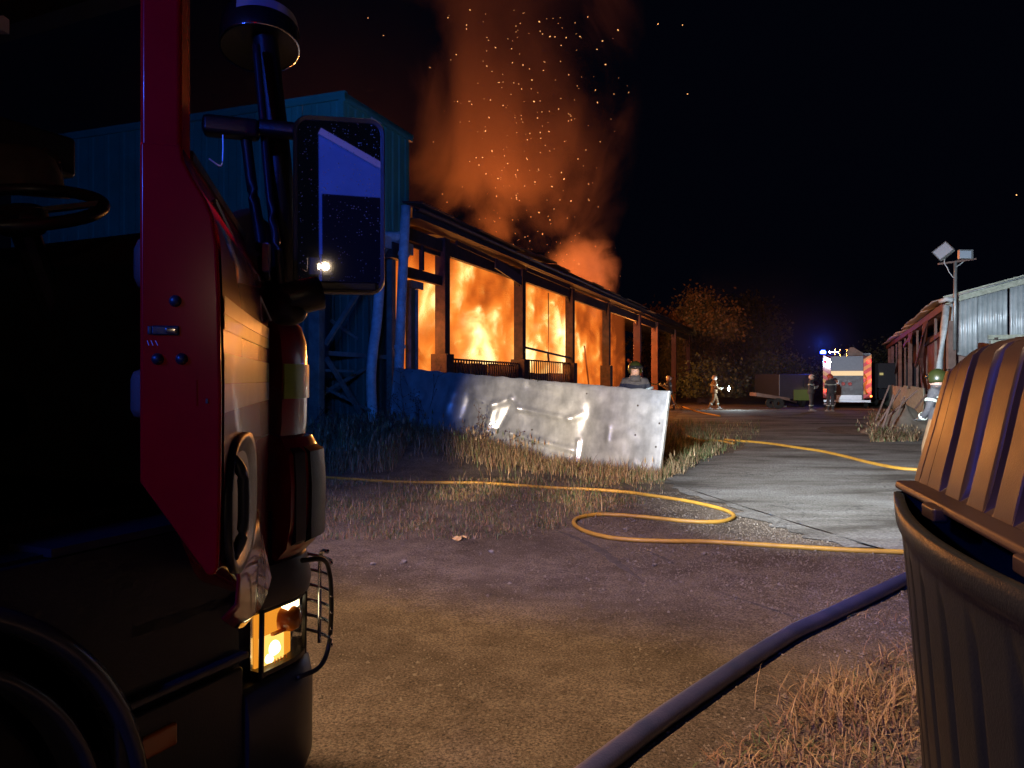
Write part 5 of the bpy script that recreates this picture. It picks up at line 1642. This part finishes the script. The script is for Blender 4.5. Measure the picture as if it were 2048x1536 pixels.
# ------------------------------------------------------------------ people
M_skin = mat('skin', (0.50, 0.30, 0.22), .55)
M_kit = mat('dark_fire_kit', (0.045, 0.042, 0.05), .8, 0, (0.075, 0.07, 0.07), scale=14, bump=.3)
M_tan = mat('tan_fire_kit', (0.17, 0.10, 0.05), .8, 0, (0.24, 0.14, 0.07), scale=10, bump=.3)
M_boot = mat('boot', (0.03, 0.03, 0.03), .5, 0, (0.06, 0.055, 0.05), scale=10)
M_pboot = mat('dusty_boot', (0.25, 0.22, 0.2), .7, 0, (0.34, 0.3, 0.28), scale=10)
M_refl = mat('reflective_tape', (0.62, 0.66, 0.55), .3, 0.0, (0.55, 0.6, 0.5), scale=20, coat=.4)
M_hyel = mat('yellow_helmet', (0.035, 0.04, 0.010), .35, 0, (0.025, 0.03, 0.008), scale=6, coat=.6)
M_hpale = mat('pale_helmet', (0.68, 0.55, 0.45), .4, 0, (0.6, 0.5, 0.42), scale=6, coat=.5)
M_visor = mat('visor', (0.02, 0.02, 0.02), .1, 0, coat=1)
def person(base, face_deg, label, J, kit=M_kit, leg=M_kit, helm=M_hyel, boot=M_boot, h=1.8, tape=M_refl, scale=1.0, visor_up=True):
    """J: joint positions in body frame (x right, y forward, z up) for a 1.8 m figure"""
    a = math.radians(face_deg)
    fy = Vector((math.cos(a), math.sin(a), 0)); fx = Vector((fy.y, -fy.x, 0))
    def W_(p): return base + (fx * p[0] + fy * p[1] + UP * p[2]) * (h / 1.8) * scale
    r = root('person', base, label, 'firefighter')
    D = dict(pel=(0, 0, .96), wai=(0, .0, 1.10), che=(0, .0, 1.32), nek=(0, .01, 1.50), hea=(0, .03, 1.62), top=(0, .03, 1.74),
             ls=(-.19, 0, 1.44), le=(-.26, -.02, 1.16), lw=(-.24, .08, .92), lh=(-.24, .11, .83),
             rs=(.19, 0, 1.44), re=(.26, -.02, 1.16), rw=(.24, .08, .92), rh=(.24, .11, .83),
             lhip=(-.10, 0, .92), lk=(-.11, .02, .50), la=(-.12, -.01, .10), lt=(-.13, .15, .05),
             rhip=(.10, 0, .92), rk=(.11, .02, .50), ra=(.12, -.01, .10), rt=(.13, .15, .05))
    D.update({k_: v_ for k_, v_ in J.items() if k_ != 'look'})
    RAD = dict(pel=.165, wai=.155, che=.185, nek=.068, hea=.095, top=.075, ls=.085, le=.062, lw=.05, lh=.045, rs=.085, re=.062, rw=.05, rh=.045,
               lhip=.115, lk=.082, la=.066, lt=.050, rhip=.115, rk=.082, ra=.066, rt=.050)
    E = [('pel', 'wai'), ('wai', 'che'), ('che', 'nek'), ('nek', 'hea'), ('hea', 'top'), ('che', 'ls'), ('ls', 'le'), ('le', 'lw'), ('lw', 'lh'),
         ('che', 'rs'), ('rs', 're'), ('re', 'rw'), ('rw', 'rh'), ('pel', 'lhip'), ('lhip', 'lk'), ('lk', 'la'), ('la', 'lt'), ('pel', 'rhip'), ('rhip', 'rk'), ('rk', 'ra'), ('ra', 'rt')]
    names = list(D)
    me = bpy.data.meshes.new('body'); me.from_pydata([tuple(W_(D[n])) for n in names], [(names.index(p), names.index(q)) for p, q in E], [])
    o = bpy.data.objects.new('body', me); COL.objects.link(o)
    sk = o.modifiers.new('skin', 'SKIN'); sk.use_smooth_shade = True
    k = h / 1.8 * scale
    for i, n in enumerate(names):
        me.skin_vertices[0].data[i].radius = (RAD[n] * k, RAD[n] * k * (.72 if n in ('pel', 'wai', 'che') else 1))
        me.skin_vertices[0].data[i].use_root = (n == 'pel')
    ss = o.modifiers.new('sub', 'SUBSURF'); ss.levels = 1; ss.render_levels = 1
    dg = bpy.context.evaluated_depsgraph_get()
    nm = bpy.data.meshes.new_from_object(o.evaluated_get(dg)); nm.name = 'body'
    nm.materials.clear()
    for q in (M_skin, kit, leg, boot): nm.materials.append(q)
    segs = []
    for p, q in E:
        mi = 1
        if p in ('nek', 'hea'): mi = 0
        if (p, q) in (('lw', 'lh'), ('rw', 'rh')): mi = 3
        if p in ('lhip', 'rhip', 'lk', 'rk'): mi = 2
        if p in ('la', 'ra'): mi = 3
        if (p, q) in (('pel', 'lhip'), ('pel', 'rhip')): mi = 2
        segs.append((W_(D[p]), W_(D[q]), mi))
    for f in nm.polygons:
        c = f.center; best = 9; mi = 1
        for p, q, m_ in segs:
            d = q - p; t = max(0, min(1, (c - p).dot(d) / d.dot(d))); dist = (c - p - d * t).length
            if dist < best: best = dist; mi = m_
        f.material_index = mi; f.use_smooth = True
    bpy.data.objects.remove(o)
    b = bpy.data.objects.new('body', nm); COL.objects.link(b); attach(b, r)
    # face: nose, brow, eyes
    hc = W_(D['hea']); up_ = (W_(D['top']) - W_(D['nek'])).normalized(); fwd = (fy - up_ * fy.dot(up_)).normalized()
    if 'look' in J:
        l = math.radians(J['look']); fwd = fy * math.cos(l) + fx * math.sin(l)
    sd_ = fwd.cross(up_).normalized()
    fm = MB()
    fm.lathe([(0, .115), (.035, .108), (.062, .085), (.078, .04), (.08, 0), (.07, -.05)], hc - up_ * .0, fwd, 20)
    for v in range(len(fm.v)):
        p = Vector(fm.v[v]); d = p - hc; p = hc + d + up_ * (d.dot(up_) * .35); fm.v[v] = tuple(p)
    fo = fm.build('face', M_skin, r, smooth=True)
    MB().extrude([hc + fwd * .10 + up_ * .03, hc + fwd * .135 - up_ * .022 + sd_ * .0, hc + fwd * .10 - up_ * .03], sd_ * .02).build('nose', M_skin, fo, bevel=.006)
    for sg in (-1, 1): MB().lathe([(0, .006), (.009, .004), (.011, 0)], hc + fwd * .100 + up_ * .022 + sd_ * .03 * sg, fwd, 8).build('eye', M_visor, fo, smooth=True)
    MB().box(hc + fwd * .102 - up_ * .052, (.045, .008, .008), (sd_, fwd, up_)).build('mouth', M_boot, fo)
    # helmet: shell with ear and neck cover, brim, comb
    hp = []
    for j in range(9):
        b2 = math.radians(-28 + 118 * j / 8); hp.append((.135 * math.cos(b2), .155 * math.sin(b2) + .02))
    hm = MB(); P = []
    for i in range(29):
        a2 = math.radians(52 + 256 * i / 28) if True else 0
        P.append([hc + up_ * (z + .02) + (fwd * math.cos(a2) * 1.1 + sd_ * math.sin(a2)) * rr for rr, z in hp])
    hm.grid(P)
    P = []
    for i in range(13):
        a2 = math.radians(-52 + 104 * i / 12)
        P.append([hc + up_ * (z + .02) + (fwd * math.cos(a2) * 1.1 + sd_ * math.sin(a2)) * rr for rr, z in hp if z > .045])
    hm.grid(P)
    ho = hm.build('helmet', helm, r, smooth=True, solid=.008, weld=.002)
    MB().tube([hc + up_ * (.02 + .175 * math.sin(math.radians(t))) + fwd * (.15 * math.cos(math.radians(t))) for t in range(20, 165, 12)], .011, 6).build('comb', helm, ho, smooth=True)
    m = MB(); P = []
    for i in range(13):
        a2 = math.radians(-60 + 120 * i / 12)
        P.append([hc + up_ * z + (fwd * math.cos(a2) * 1.12 + sd_ * math.sin(a2)) * rr for rr, z in ((.142, .115), (.152, .085), (.150, .06))])
    m.grid(P); m.build('visor', M_visor, ho, smooth=True, solid=.004)
    # tape bands round chest, hem, cuffs and shins
    def bandr(p, q, t, r0, r1, name='reflective_band', wdt=.045, par=r):
        c = W_(D[p]).lerp(W_(D[q]), t); ax = (W_(D[q]) - W_(D[p])).normalized()
        x, y, z = frame_from(ax)
        if abs(ax.z) > .8:
            x = (fx - ax * fx.dot(ax)).normalized(); y = ax.cross(x)
        m = MB(); P = []
        for i in range(21):
            a2 = 2 * PI * i / 20
            P.append([c + ax * zz + x * math.cos(a2) * rr * r0 * k + y * math.sin(a2) * rr * r1 * k for zz, rr in ((-wdt / 2, 1.0), (wdt / 2, 1.0))])
        m.grid(P); m.build(name, tape, par, smooth=True, solid=.004)
    bandr('wai', 'che', .85, .205, .150); bandr('pel', 'wai', .1, .192, .152)
    for s_ in 'lr':
        bandr(s_ + 'e', s_ + 'w', .75, .066, .066); bandr(s_ + 'k', s_ + 'a', .55, .09, .09)
        bandr(s_ + 's', s_ + 'e', .5, .088, .088)
    # flared jacket hem and collar
    m = MB(); P = []
    for i in range(25):
        a2 = 2 * PI * i / 24
        P.append([W_(D['pel']) + UP * zz * k + fx * math.cos(a2) * rx * k + fy * math.sin(a2) * ry * k for zz, rx, ry in ((.22, .18, .135), (.05, .192, .15), (-.10, .205, .165 + .006 * math.sin(a2 * 5)))])
    m.grid(P); m.build('jacket_hem', kit, r, smooth=True, solid=.012)
    m = MB(); P = []
    for i in range(19):
        a2 = 2 * PI * i / 18
        P.append([W_(D['nek']) + UP * zz * k + fx * math.cos(a2) * rx * k + fy * math.sin(a2) * rx * k for zz, rx in ((-.05, .12), (.0, .10), (.05, .098))])
    m.grid(P); m.build('collar', kit, r, smooth=True, solid=.012)
    # gloved hands with fingers
    for s_, sg in (('l', -1), ('r', 1)):
        w = W_(D[s_ + 'w']); hd = W_(D[s_ + 'h']); d = (hd - w).normalized(); x, y, z = frame_from(d)
        m = MB()
        for q in range(4):
            b0 = hd + x * (q - 1.5) * .019 * k - d * .01
            m.tube([b0, b0 + d * .04 * k + y * .006, b0 + d * (.066 - abs(q - 1.3) * .006) * k + y * .024 * k, b0 + d * .07 * k + y * .045 * k], [.0105 * k, .010 * k, .0095 * k, .006 * k], 6)
        b0 = w + d * .03 + x * sg * -.03 * k
        m.tube([b0, b0 + d * .03 * k - x * sg * .02 * k, b0 + d * .06 * k - x * sg * .022 * k + y * .02 * k], [.013 * k, .012 * k, .008 * k], 6)
        m.build('glove', boot, r, smooth=True)['kind'] = 'stuff'
    # boot soles and toe caps
    for s_ in 'lr':
        an, to = W_(D[s_ + 'a']), W_(D[s_ + 't']); d = (to - an); d.z = 0; d.normalize(); sx = Vector((d.y, -d.x, 0))
        m = MB()
        zb = an.z - .085 * k
        out = []
        for tt, ww in ((-.09, .035), (-.07, .05), (.05, .052), (.16, .058), (.22, .045), (.245, .02)):
            out.append((tt, ww))
        pl = [an + d * t_ * k + sx * w_ * k for t_, w_ in out] + [an + d * t_ * k - sx * w_ * k for t_, w_ in reversed(out)]
        pl = [Vector((p.x, p.y, zb - .012 * k)) for p in pl]
        m.extrude(pl, UP * .05 * k); m.build('boot', boot, r, bevel=.012)
    return r, W_, D

# man looking over the sheet, towards the camera
bp_ = px(1270, 758, 14.6); bp_.z = terrain(bp_.x, bp_.y) + .02
person(bp_, -92, 'firefighter in yellow helmet looking over the dented metal sheet', dict(lw=(-.16, .24, 1.08), lh=(-.10, .30, 1.08), le=(-.28, .02, 1.18), rw=(.16, .24, 1.10), rh=(.1, .3, 1.1), re=(.28, .02, 1.18)), h=1.84, helm=M_hyel, scale=1.06)
# man with a jet at the far corner
bp_ = px(1338, 758, 40.0); bp_.z = .02
person(bp_, 150, 'firefighter aiming a hose branch into the far bays of the shed', dict(lw=(-.05, .50, 1.38), lh=(-.03, .58, 1.38), le=(-.22, .25, 1.28), rw=(.06, .34, 1.24), rh=(.03, .4, 1.26), re=(.24, .08, 1.16), lk=(-.11, .18, .52), la=(-.12, .10, .10), lt=(-.12, .26, .05), rk=(.11, -.10, .5), ra=(.12, -.25, .10), rt=(.12, -.10, .05)), helm=M_hpale, h=1.78)
m = MB(); a = math.radians(150); f_ = Vector((math.cos(a), math.sin(a), 0))
nz_ = bp_ + f_ * .5 + UP * 1.33
br = MB().tube([nz_, nz_ + f_ * .45 + UP * .05], .035, 8).build('hose_branch', M_boot); tag(br, 'hose branch held by the firefighter at the far bays', 'nozzle')
hp_ = ease([nz_, nz_ - f_ * .5 - UP * .35, nz_ - f_ * .9 - UP * 1.1, G(1365, 815) + UP * .04, G(1400, 826) + UP * .04, G(1440, 834) + UP * .04], 6)
tag(MB().tube(hp_, .035, 8).build('fire_hose', M_yhose, smooth=True), 'dim hose trailing from the branch of the firefighter at the far bays', 'hose')
# walking man with torch
bp_ = px(1428, 758, 41.0); bp_.z = .02
tan, W1, D1 = person(bp_, 8, 'firefighter in tan kit walking right with a bright torch', dict(lk=(-.10, .20, .52), la=(-.10, .26, .12), lt=(-.10, .42, .06), rk=(.10, -.06, .50), ra=(.10, -.34, .12), rt=(.10, -.20, .05),
       rw=(.18, .34, 1.10), rh=(.16, .42, 1.12), re=(.25, .06, 1.14), lw=(-.22, .16, .94), lh=(-.2, .22, .90)), kit=M_tan, leg=M_tan, helm=M_hpale, boot=M_pboot, h=1.82)
tp = W1(D1['rh']) + Vector((.12, -.04, .0))
tor = MB().lathe([(0, 0), (.03, 0), (.03, .14), (.05, .18), (.05, .2)], tp, Vector((.8, -.55, -.05)), 14).build('torch', M_boot, smooth=True); tag(tor, 'torch in the hand of the walking firefighter, lit blue-white', 'torch')
tl_ = MB().lathe([(0, .205), (.12, .20), (.12, .19)], tp, Vector((.8, -.55, -.05)), 14).build('lamp', emat('torch_lit', (.75, .95, 1), 90), tor)
lamp('torch_lamp', 'POINT', tp + Vector((.25, -.3, .02)), (.72, .92, 1), 110, size=.05)
# pair by the far engine
bp_ = px(1622, 758, 39.0); bp_.z = .02
person(bp_, -30, 'firefighter standing on the left of the pair before the distant engine', dict(lw=(-.10, .26, 1.16), lh=(-.04, .3, 1.2), le=(-.27, .04, 1.16), rw=(.14, .25, 1.14), rh=(.06, .3, 1.16)), helm=M_hpale, boot=M_pboot, h=1.86)
bp_ = px(1661, 758, 38.6); bp_.z = .02
person(bp_, 95, 'firefighter seen from behind, right of the pair before the distant engine', dict(look=-30, lw=(-.14, .24, 1.14), lh=(-.08, .3, 1.14)), helm=mat('red_helmet', (.5, .08, .04), .4, coat=.5), boot=M_pboot, h=1.88)
# man half hidden by the bin
bp_ = px(1876, 758, 12.0); bp_.z = .02
person(bp_, 128, 'firefighter in tan trousers half hidden behind the plastic bin', dict(pel=(.06, 0, .94), wai=(.12, .02, 1.08), che=(.20, .06, 1.28), nek=(.24, .10, 1.45), hea=(.26, .12, 1.56), top=(.27, .13, 1.68), ls=(.02, .08, 1.40), le=(-.07, .10, 1.12), lw=(.02, .26, .98), lh=(.06, .34, .95), rs=(.38, .06, 1.38), re=(.46, .04, 1.12), rw=(.44, .2, .95), rh=(.42, .26, .88),
       lk=(-.13, .12, .50), la=(-.16, .0, .10), lt=(-.2, .16, .05), rk=(.15, -.05, .50), ra=(.2, -.26, .10), rt=(.22, -.1, .05)), kit=M_kit, leg=M_tan, helm=M_hyel, h=1.84)

# ------------------------------------------------------------------ distant fire engine, rear view
M_amb_e = emat('amber_beacon_lit', (1, .25, .05), 6); M_red_e = emat('red_tail_lit', (1, .05, .03), 5); M_wht_e = emat('locker_light_lit', (1, .70, .4), 1.0)
M_bl_e = emat('far_blue_beacon_lit', (.03, .08, 1), 60); M_pink = emat('pink_flash_lit', (1, .06, .10), 2.5)
M_chy = mat('yellow_chevron', (0.75, 0.42, 0.03), .4, coat=.5); M_chr2 = mat('red_chevron', (0.55, 0.02, 0.015), .4, coat=.5)
YF = 43.0
ax_f = Vector((.40, .917, 0)).normalized(); ax_r = Vector((ax_f.y, -ax_f.x, 0))
fe0 = px(1694, 758, YF); fe0.z = 0
fe = root('fire_engine', fe0, 'distant fire engine seen from the back, red and yellow chevrons and blue beacon lit', 'fire engine')
def FP(x, y, z): return fe0 + ax_r * x + ax_f * y + UP * z
FAX = (ax_r, ax_f, UP)
wd = 2.5; x0 = -1.25
MB().box(FP(0, 3.6, 1.75), (2.5, 7.0, 2.4), FAX).build('body', mat('dark_red_paint', (.16, .006, .006), .5, 0, (.2, .01, .01)), fe, bevel=.05)
MB().box(FP(0, .05, 2.52), (1.64, .05, .82), FAX).build('rear_shutter', M_blkm, fe)
MB().box(FP(0, .06, 1.20), (1.62, .06, 1.5), FAX).build('pump_bay', M_blk, fe)
MB().box(FP(0, .02, 1.97), (1.66, .05, .26), FAX).build('bay_header', M_wht_e, fe)
MB().box(FP(-.55, .0, 1.45), (.22, .05, .30), FAX).build('gauge_panel', M_silv, fe)
MB().box(FP(.1, .0, .62), (1.3, .05, .26), FAX).build('pump_panel', M_silv, fe)
for x in (-.2, .15): MB().lathe([(0, -.03), (.09, -.02), (.10, .02)], FP(x, .0, 1.38), -ax_f, 12).build('pump_outlet', mat('outlet', (.4, .05, .04), .4), fe)
for x in (-.25, .1, .4): MB().lathe([(0, -.05), (.07, -.04), (.08, .02)], FP(x, .0, 1.02), -ax_f, 12).build('pump_outlet', M_chr, fe)
for side in (-1, 1):
    xa, xb = (-1.24, -.84) if side < 0 else (.84, 1.24)
    z = .55; k = 0
    while z < 2.75:
        dz = .22
        pts = [FP(xa, -.02, z if side > 0 else z + .26), FP(xb, -.02, z + .26 if side > 0 else z), FP(xb, -.02, z + dz + (.26 if side > 0 else 0)), FP(xa, -.02, z + dz + (0 if side > 0 else .26))]
        MB().extrude(pts, ax_f * .03).build('chevron', M_chy if k % 2 else M_chr2, fe); z += dz; k += 1
    MB().box(FP(side * 1.12, -.05, 2.62), (.16, .06, .16), FAX).build('rear_flasher', M_pink if side < 0 else M_red_e, fe)
    MB().box(FP(side * 1.12, -.05, .98), (.14, .06, .14), FAX).build('tail_lamp', M_red_e, fe)
    for x in (.9,):
        MB().lathe([(.28, -.13), (.46, -.13), (.50, -.08), (.50, .08), (.46, .13), (.28, .13)], FP(side * 1.0, 1.6, .5), ax_r, 24).build('wheel', M_rub, fe, smooth=True)
MB().box(FP(1.22, -.05, .70), (.10, .06, .10), FAX).build('indicator', M_amb_e, fe)
MB().box(FP(0, -.06, .42), (2.4, .14, .12), FAX).build('rear_bumper', M_silv, fe)
MB().box(FP(-.9, -.1, .25), (.6, .05, .05), FAX).build('step_edge', M_strap, fe)
MB().tube(ease([FP(.86, -.04, 1.9), FP(1.0, -.08, 1.6), FP(.88, -.1, 1.2), FP(1.02, -.08, .8)], 5), .05, 8).build('hose_coil', M_yhose, fe, smooth=True)
# ladder and gear on the roof
for x in (-.9, -.45):
    MB().beam(FP(x, -.2, 3.15), FP(x, 5.2, 3.25), .06, .09).build('ladder_rail', M_chr, fe)
for k in range(8): MB().beam(FP(-.9, .1 + k * .6, 3.17), FP(-.45, .1 + k * .6, 3.17), .035, .035).build('ladder_rung', M_chr, fe)
for x in (-.62, -.35, .0): MB().tube([FP(x, -.05, 2.95), FP(x, -.05, 3.35)], .025, 6).build('rack_post', M_chr, fe)
MB().extrude([FP(-.2, .2, 2.96), FP(.15, .2, 3.42), FP(.35, .2, 3.42), FP(1.0, .2, 2.96)], ax_f * 2.2).build('roof_cover', M_grey, fe)
MB().box(FP(1.0, .3, 3.02), (.4, .5, .14), FAX).build('roof_locker', M_blk, fe)
for x in (-1.1,): 
    b_ = MB().lathe([(.16, -.12), (.16, -.06), (0, -.06)], FP(x, .5, 3.12), UP, 14).build('beacon_base', M_blk, fe)
    MB().lathe([(.14, -.06), (.15, .04), (.09, .12), (0, .13)], FP(x - .15, .3, 3.16), UP, 16).build('beacon', M_bl_e, b_, smooth=True)
lamp('far_beacon_lamp', 'POINT', FP(-1.25, 1.0, 3.75), (.03, .10, 1), 150, size=.12)
lamp('far_tail_lamp', 'POINT', FP(0, -1.2, 1.2), (1, .12, .06), 6, size=.5)
lamp('far_tail_lamp', 'POINT', FP(1.2, -.5, 1.6), (1, .16, .08), 16, size=.2)
# yellow-lit body panel left of the pair: cab side of a second appliance, its door box dark
fv = root('rescue_van', px(1600, 758, 45), 'dim van beside the distant engine, lower flank lit yellow-green', 'van')
vb = px(1594, 758, 45); vb.z = 0
MB().box(vb + Vector((-.2, 2, 1.2)), (1.9, 4.5, 1.5)).build('body', M_blkm, fv, bevel=.06)
MB().box(vb + Vector((.25, -.3, .72)), (1.1, .06, .62)).build('lime_panel', mat('faded_lime', (.12, .17, .03), .6), fv)
MB().box(vb + Vector((.55, -.35, 1.5)), (.5, .08, .7)).build('open_locker', M_blk, fv)
for x in (-.7, .5): MB().lathe([(.15, -.1), (.36, -.1), (.36, .1), (.15, .1)], vb + Vector((x, .6, .36)), Vector((1, 0, 0)), 16).build('wheel', M_rub, fv)
lamp('van_lamp', 'POINT', vb + Vector((.6, -1.2, .9)), (.9, 1, .35), 3, size=.1)
# trailer with a tilted pale bed
tb = px(1540, 758, 43); tb.z = 0
tr_ = root('trailer', tb, 'low flat trailer parked in the dark before the far bushes', 'trailer')
MB().extrude([tb + Vector((-.95, -.6, .70)), tb + Vector((.9, -.6, .46)), tb + Vector((.9, -.6, .60)), tb + Vector((-.95, -.6, .90))], Vector((0, 1.2, 0))).build('bed', M_purl, tr_)
MB().beam(tb + Vector((.9, 0, .5)), tb + Vector((1.5, 0, .35)), .1, .1).build('drawbar', M_steel, tr_)
for y_ in (-.6, .6): MB().lathe([(.1, -.08), (.3, -.08), (.3, .08), (.1, .08)], tb + Vector((.25, y_, .30)), Vector((0, 1, 0)), 16).build('wheel', M_rub, tr_)
MB().box(tb + Vector((.6, -.1, .12)), (.5, .3, .08)).build('foot_plate', M_grey, tr_)
# dark lorry nose right of the engine with square grille
lb = px(1772, 758, 46); lb.z = 0
lo2 = root('dark_lorry', lb, 'unlit lorry at the right of the distant engine, boxy bumper', 'lorry')
MB().box(lb + Vector((.7, 2.5, 1.5)), (2.3, 5, 2.2)).build('body', M_kit, lo2, bevel=.05)
MB().box(lb + Vector((-.15, -.1, .78)), (.85, .08, .62)).build('grille', M_blkm, lo2)
for q in ((-.57, .78, .06, .66), (.27, .78, .06, .66)): MB().box(lb + Vector((q[0], -.16, q[1])), (q[2], .06, q[3])).build('bumper_post', M_chr, lo2)
for zz in (.48, 1.1): MB().box(lb + Vector((-.15, -.16, zz)), (.9, .06, .05)).build('bumper_rail', M_chr, lo2)
MB().box(lb + Vector((-.32, -.1, 1.95)), (.2, .05, .14)).build('window_lamp', emat('dim_cab_lamp', (.9, .75, .3), .5), lo2)
for x in (-.3, 1.4): MB().lathe([(.2, -.13), (.48, -.13), (.48, .13), (.2, .13)], lb + Vector((x, 1.0, .48)), Vector((1, 0, 0)), 18).build('wheel', M_rub, lo2)
# small paling fence far behind the walking man
pf = root('paling_fence', px(1405, 758, 52), 'short run of broken palings behind the walking firefighter', 'fence')
for k in range(9):
    p = px(1396 + k * 4.0, 758, 52); p.z = .45 + R.uniform(-.1, .1)
    MB().box(p, (.08, .03, .9)).build('paling', M_purl, pf)

# ------------------------------------------------------------------ embers
M_emb = emat('ember_glow', (1.0, .42, .14), 3.0)
V = []; Fc = []
def ember(p, r, d):
    n = len(V); x = d.orthogonal().normalized(); y = d.cross(x)
    for q in (d * r * 2.2, x * r, y * r, -x * r, -y * r, -d * r * 2.2): V.append(tuple(p + q))
    for a, b in ((1, 2), (2, 3), (3, 4), (4, 1)):
        Fc.append((n, n + a, n + b)); Fc.append((n + 5, n + b, n + a))
known = [(736, 36), (767, 71), (940, 20), (933, 50), (933, 58), (974, 75), (991, 95), (1100, 73), (1078, 43), (1205, 82), (1236, 60), (1316, 48), (1365, 50), (1375, 188), (1195, 205), (1211, 129), (1064, 160), (1046, 130),
         (1191, 180), (1228, 188), (981, 200), (998, 165), (1022, 189), (1068, 203), (1143, 240), (1137, 242), (978, 235), (971, 262), (1075, 236), (984, 302), (1098, 263), (965, 315), (958, 330), (996, 357), (1070, 364),
         (1104, 373), (1123, 345), (1128, 358), (1033, 395), (1039, 401), (1108, 418), (1078, 425), (1120, 400), (1142, 402), (1172, 300), (1177, 368), (867, 284), (915, 203), (938, 203), (2033, 390), (1160, 13 + 60), (1050, 474), (1085, 468)]
for x, y in known: ember(px(x, y, R.uniform(25, 29)), R.uniform(.009, .017), Vector((R.gauss(0, 1), R.gauss(0, .3), R.gauss(0, 1))).normalized())
for _ in range(260):
    y = R.uniform(20, 620) ** 1.0
    x = R.gauss(1060, 85 - 20 * (y / 600)) + (y - 300) * .03
    if x > 1260 or y > 430 + (x - 880) * .45: continue
    r_ = R.choice((.005, .006, .008, .011))
    ember(px(x, y, R.uniform(24, 29)), r_, Vector((R.gauss(0, 1), R.gauss(0, .3), R.gauss(0, 1.3))).normalized())
me = bpy.data.meshes.new('embers'); me.from_pydata(V, [], Fc); me.materials.append(M_emb)
o = bpy.data.objects.new('embers', me); COL.objects.link(o); tag(o, 'glowing embers flying up in the smoke above the shed', 'embers', kind='stuff')
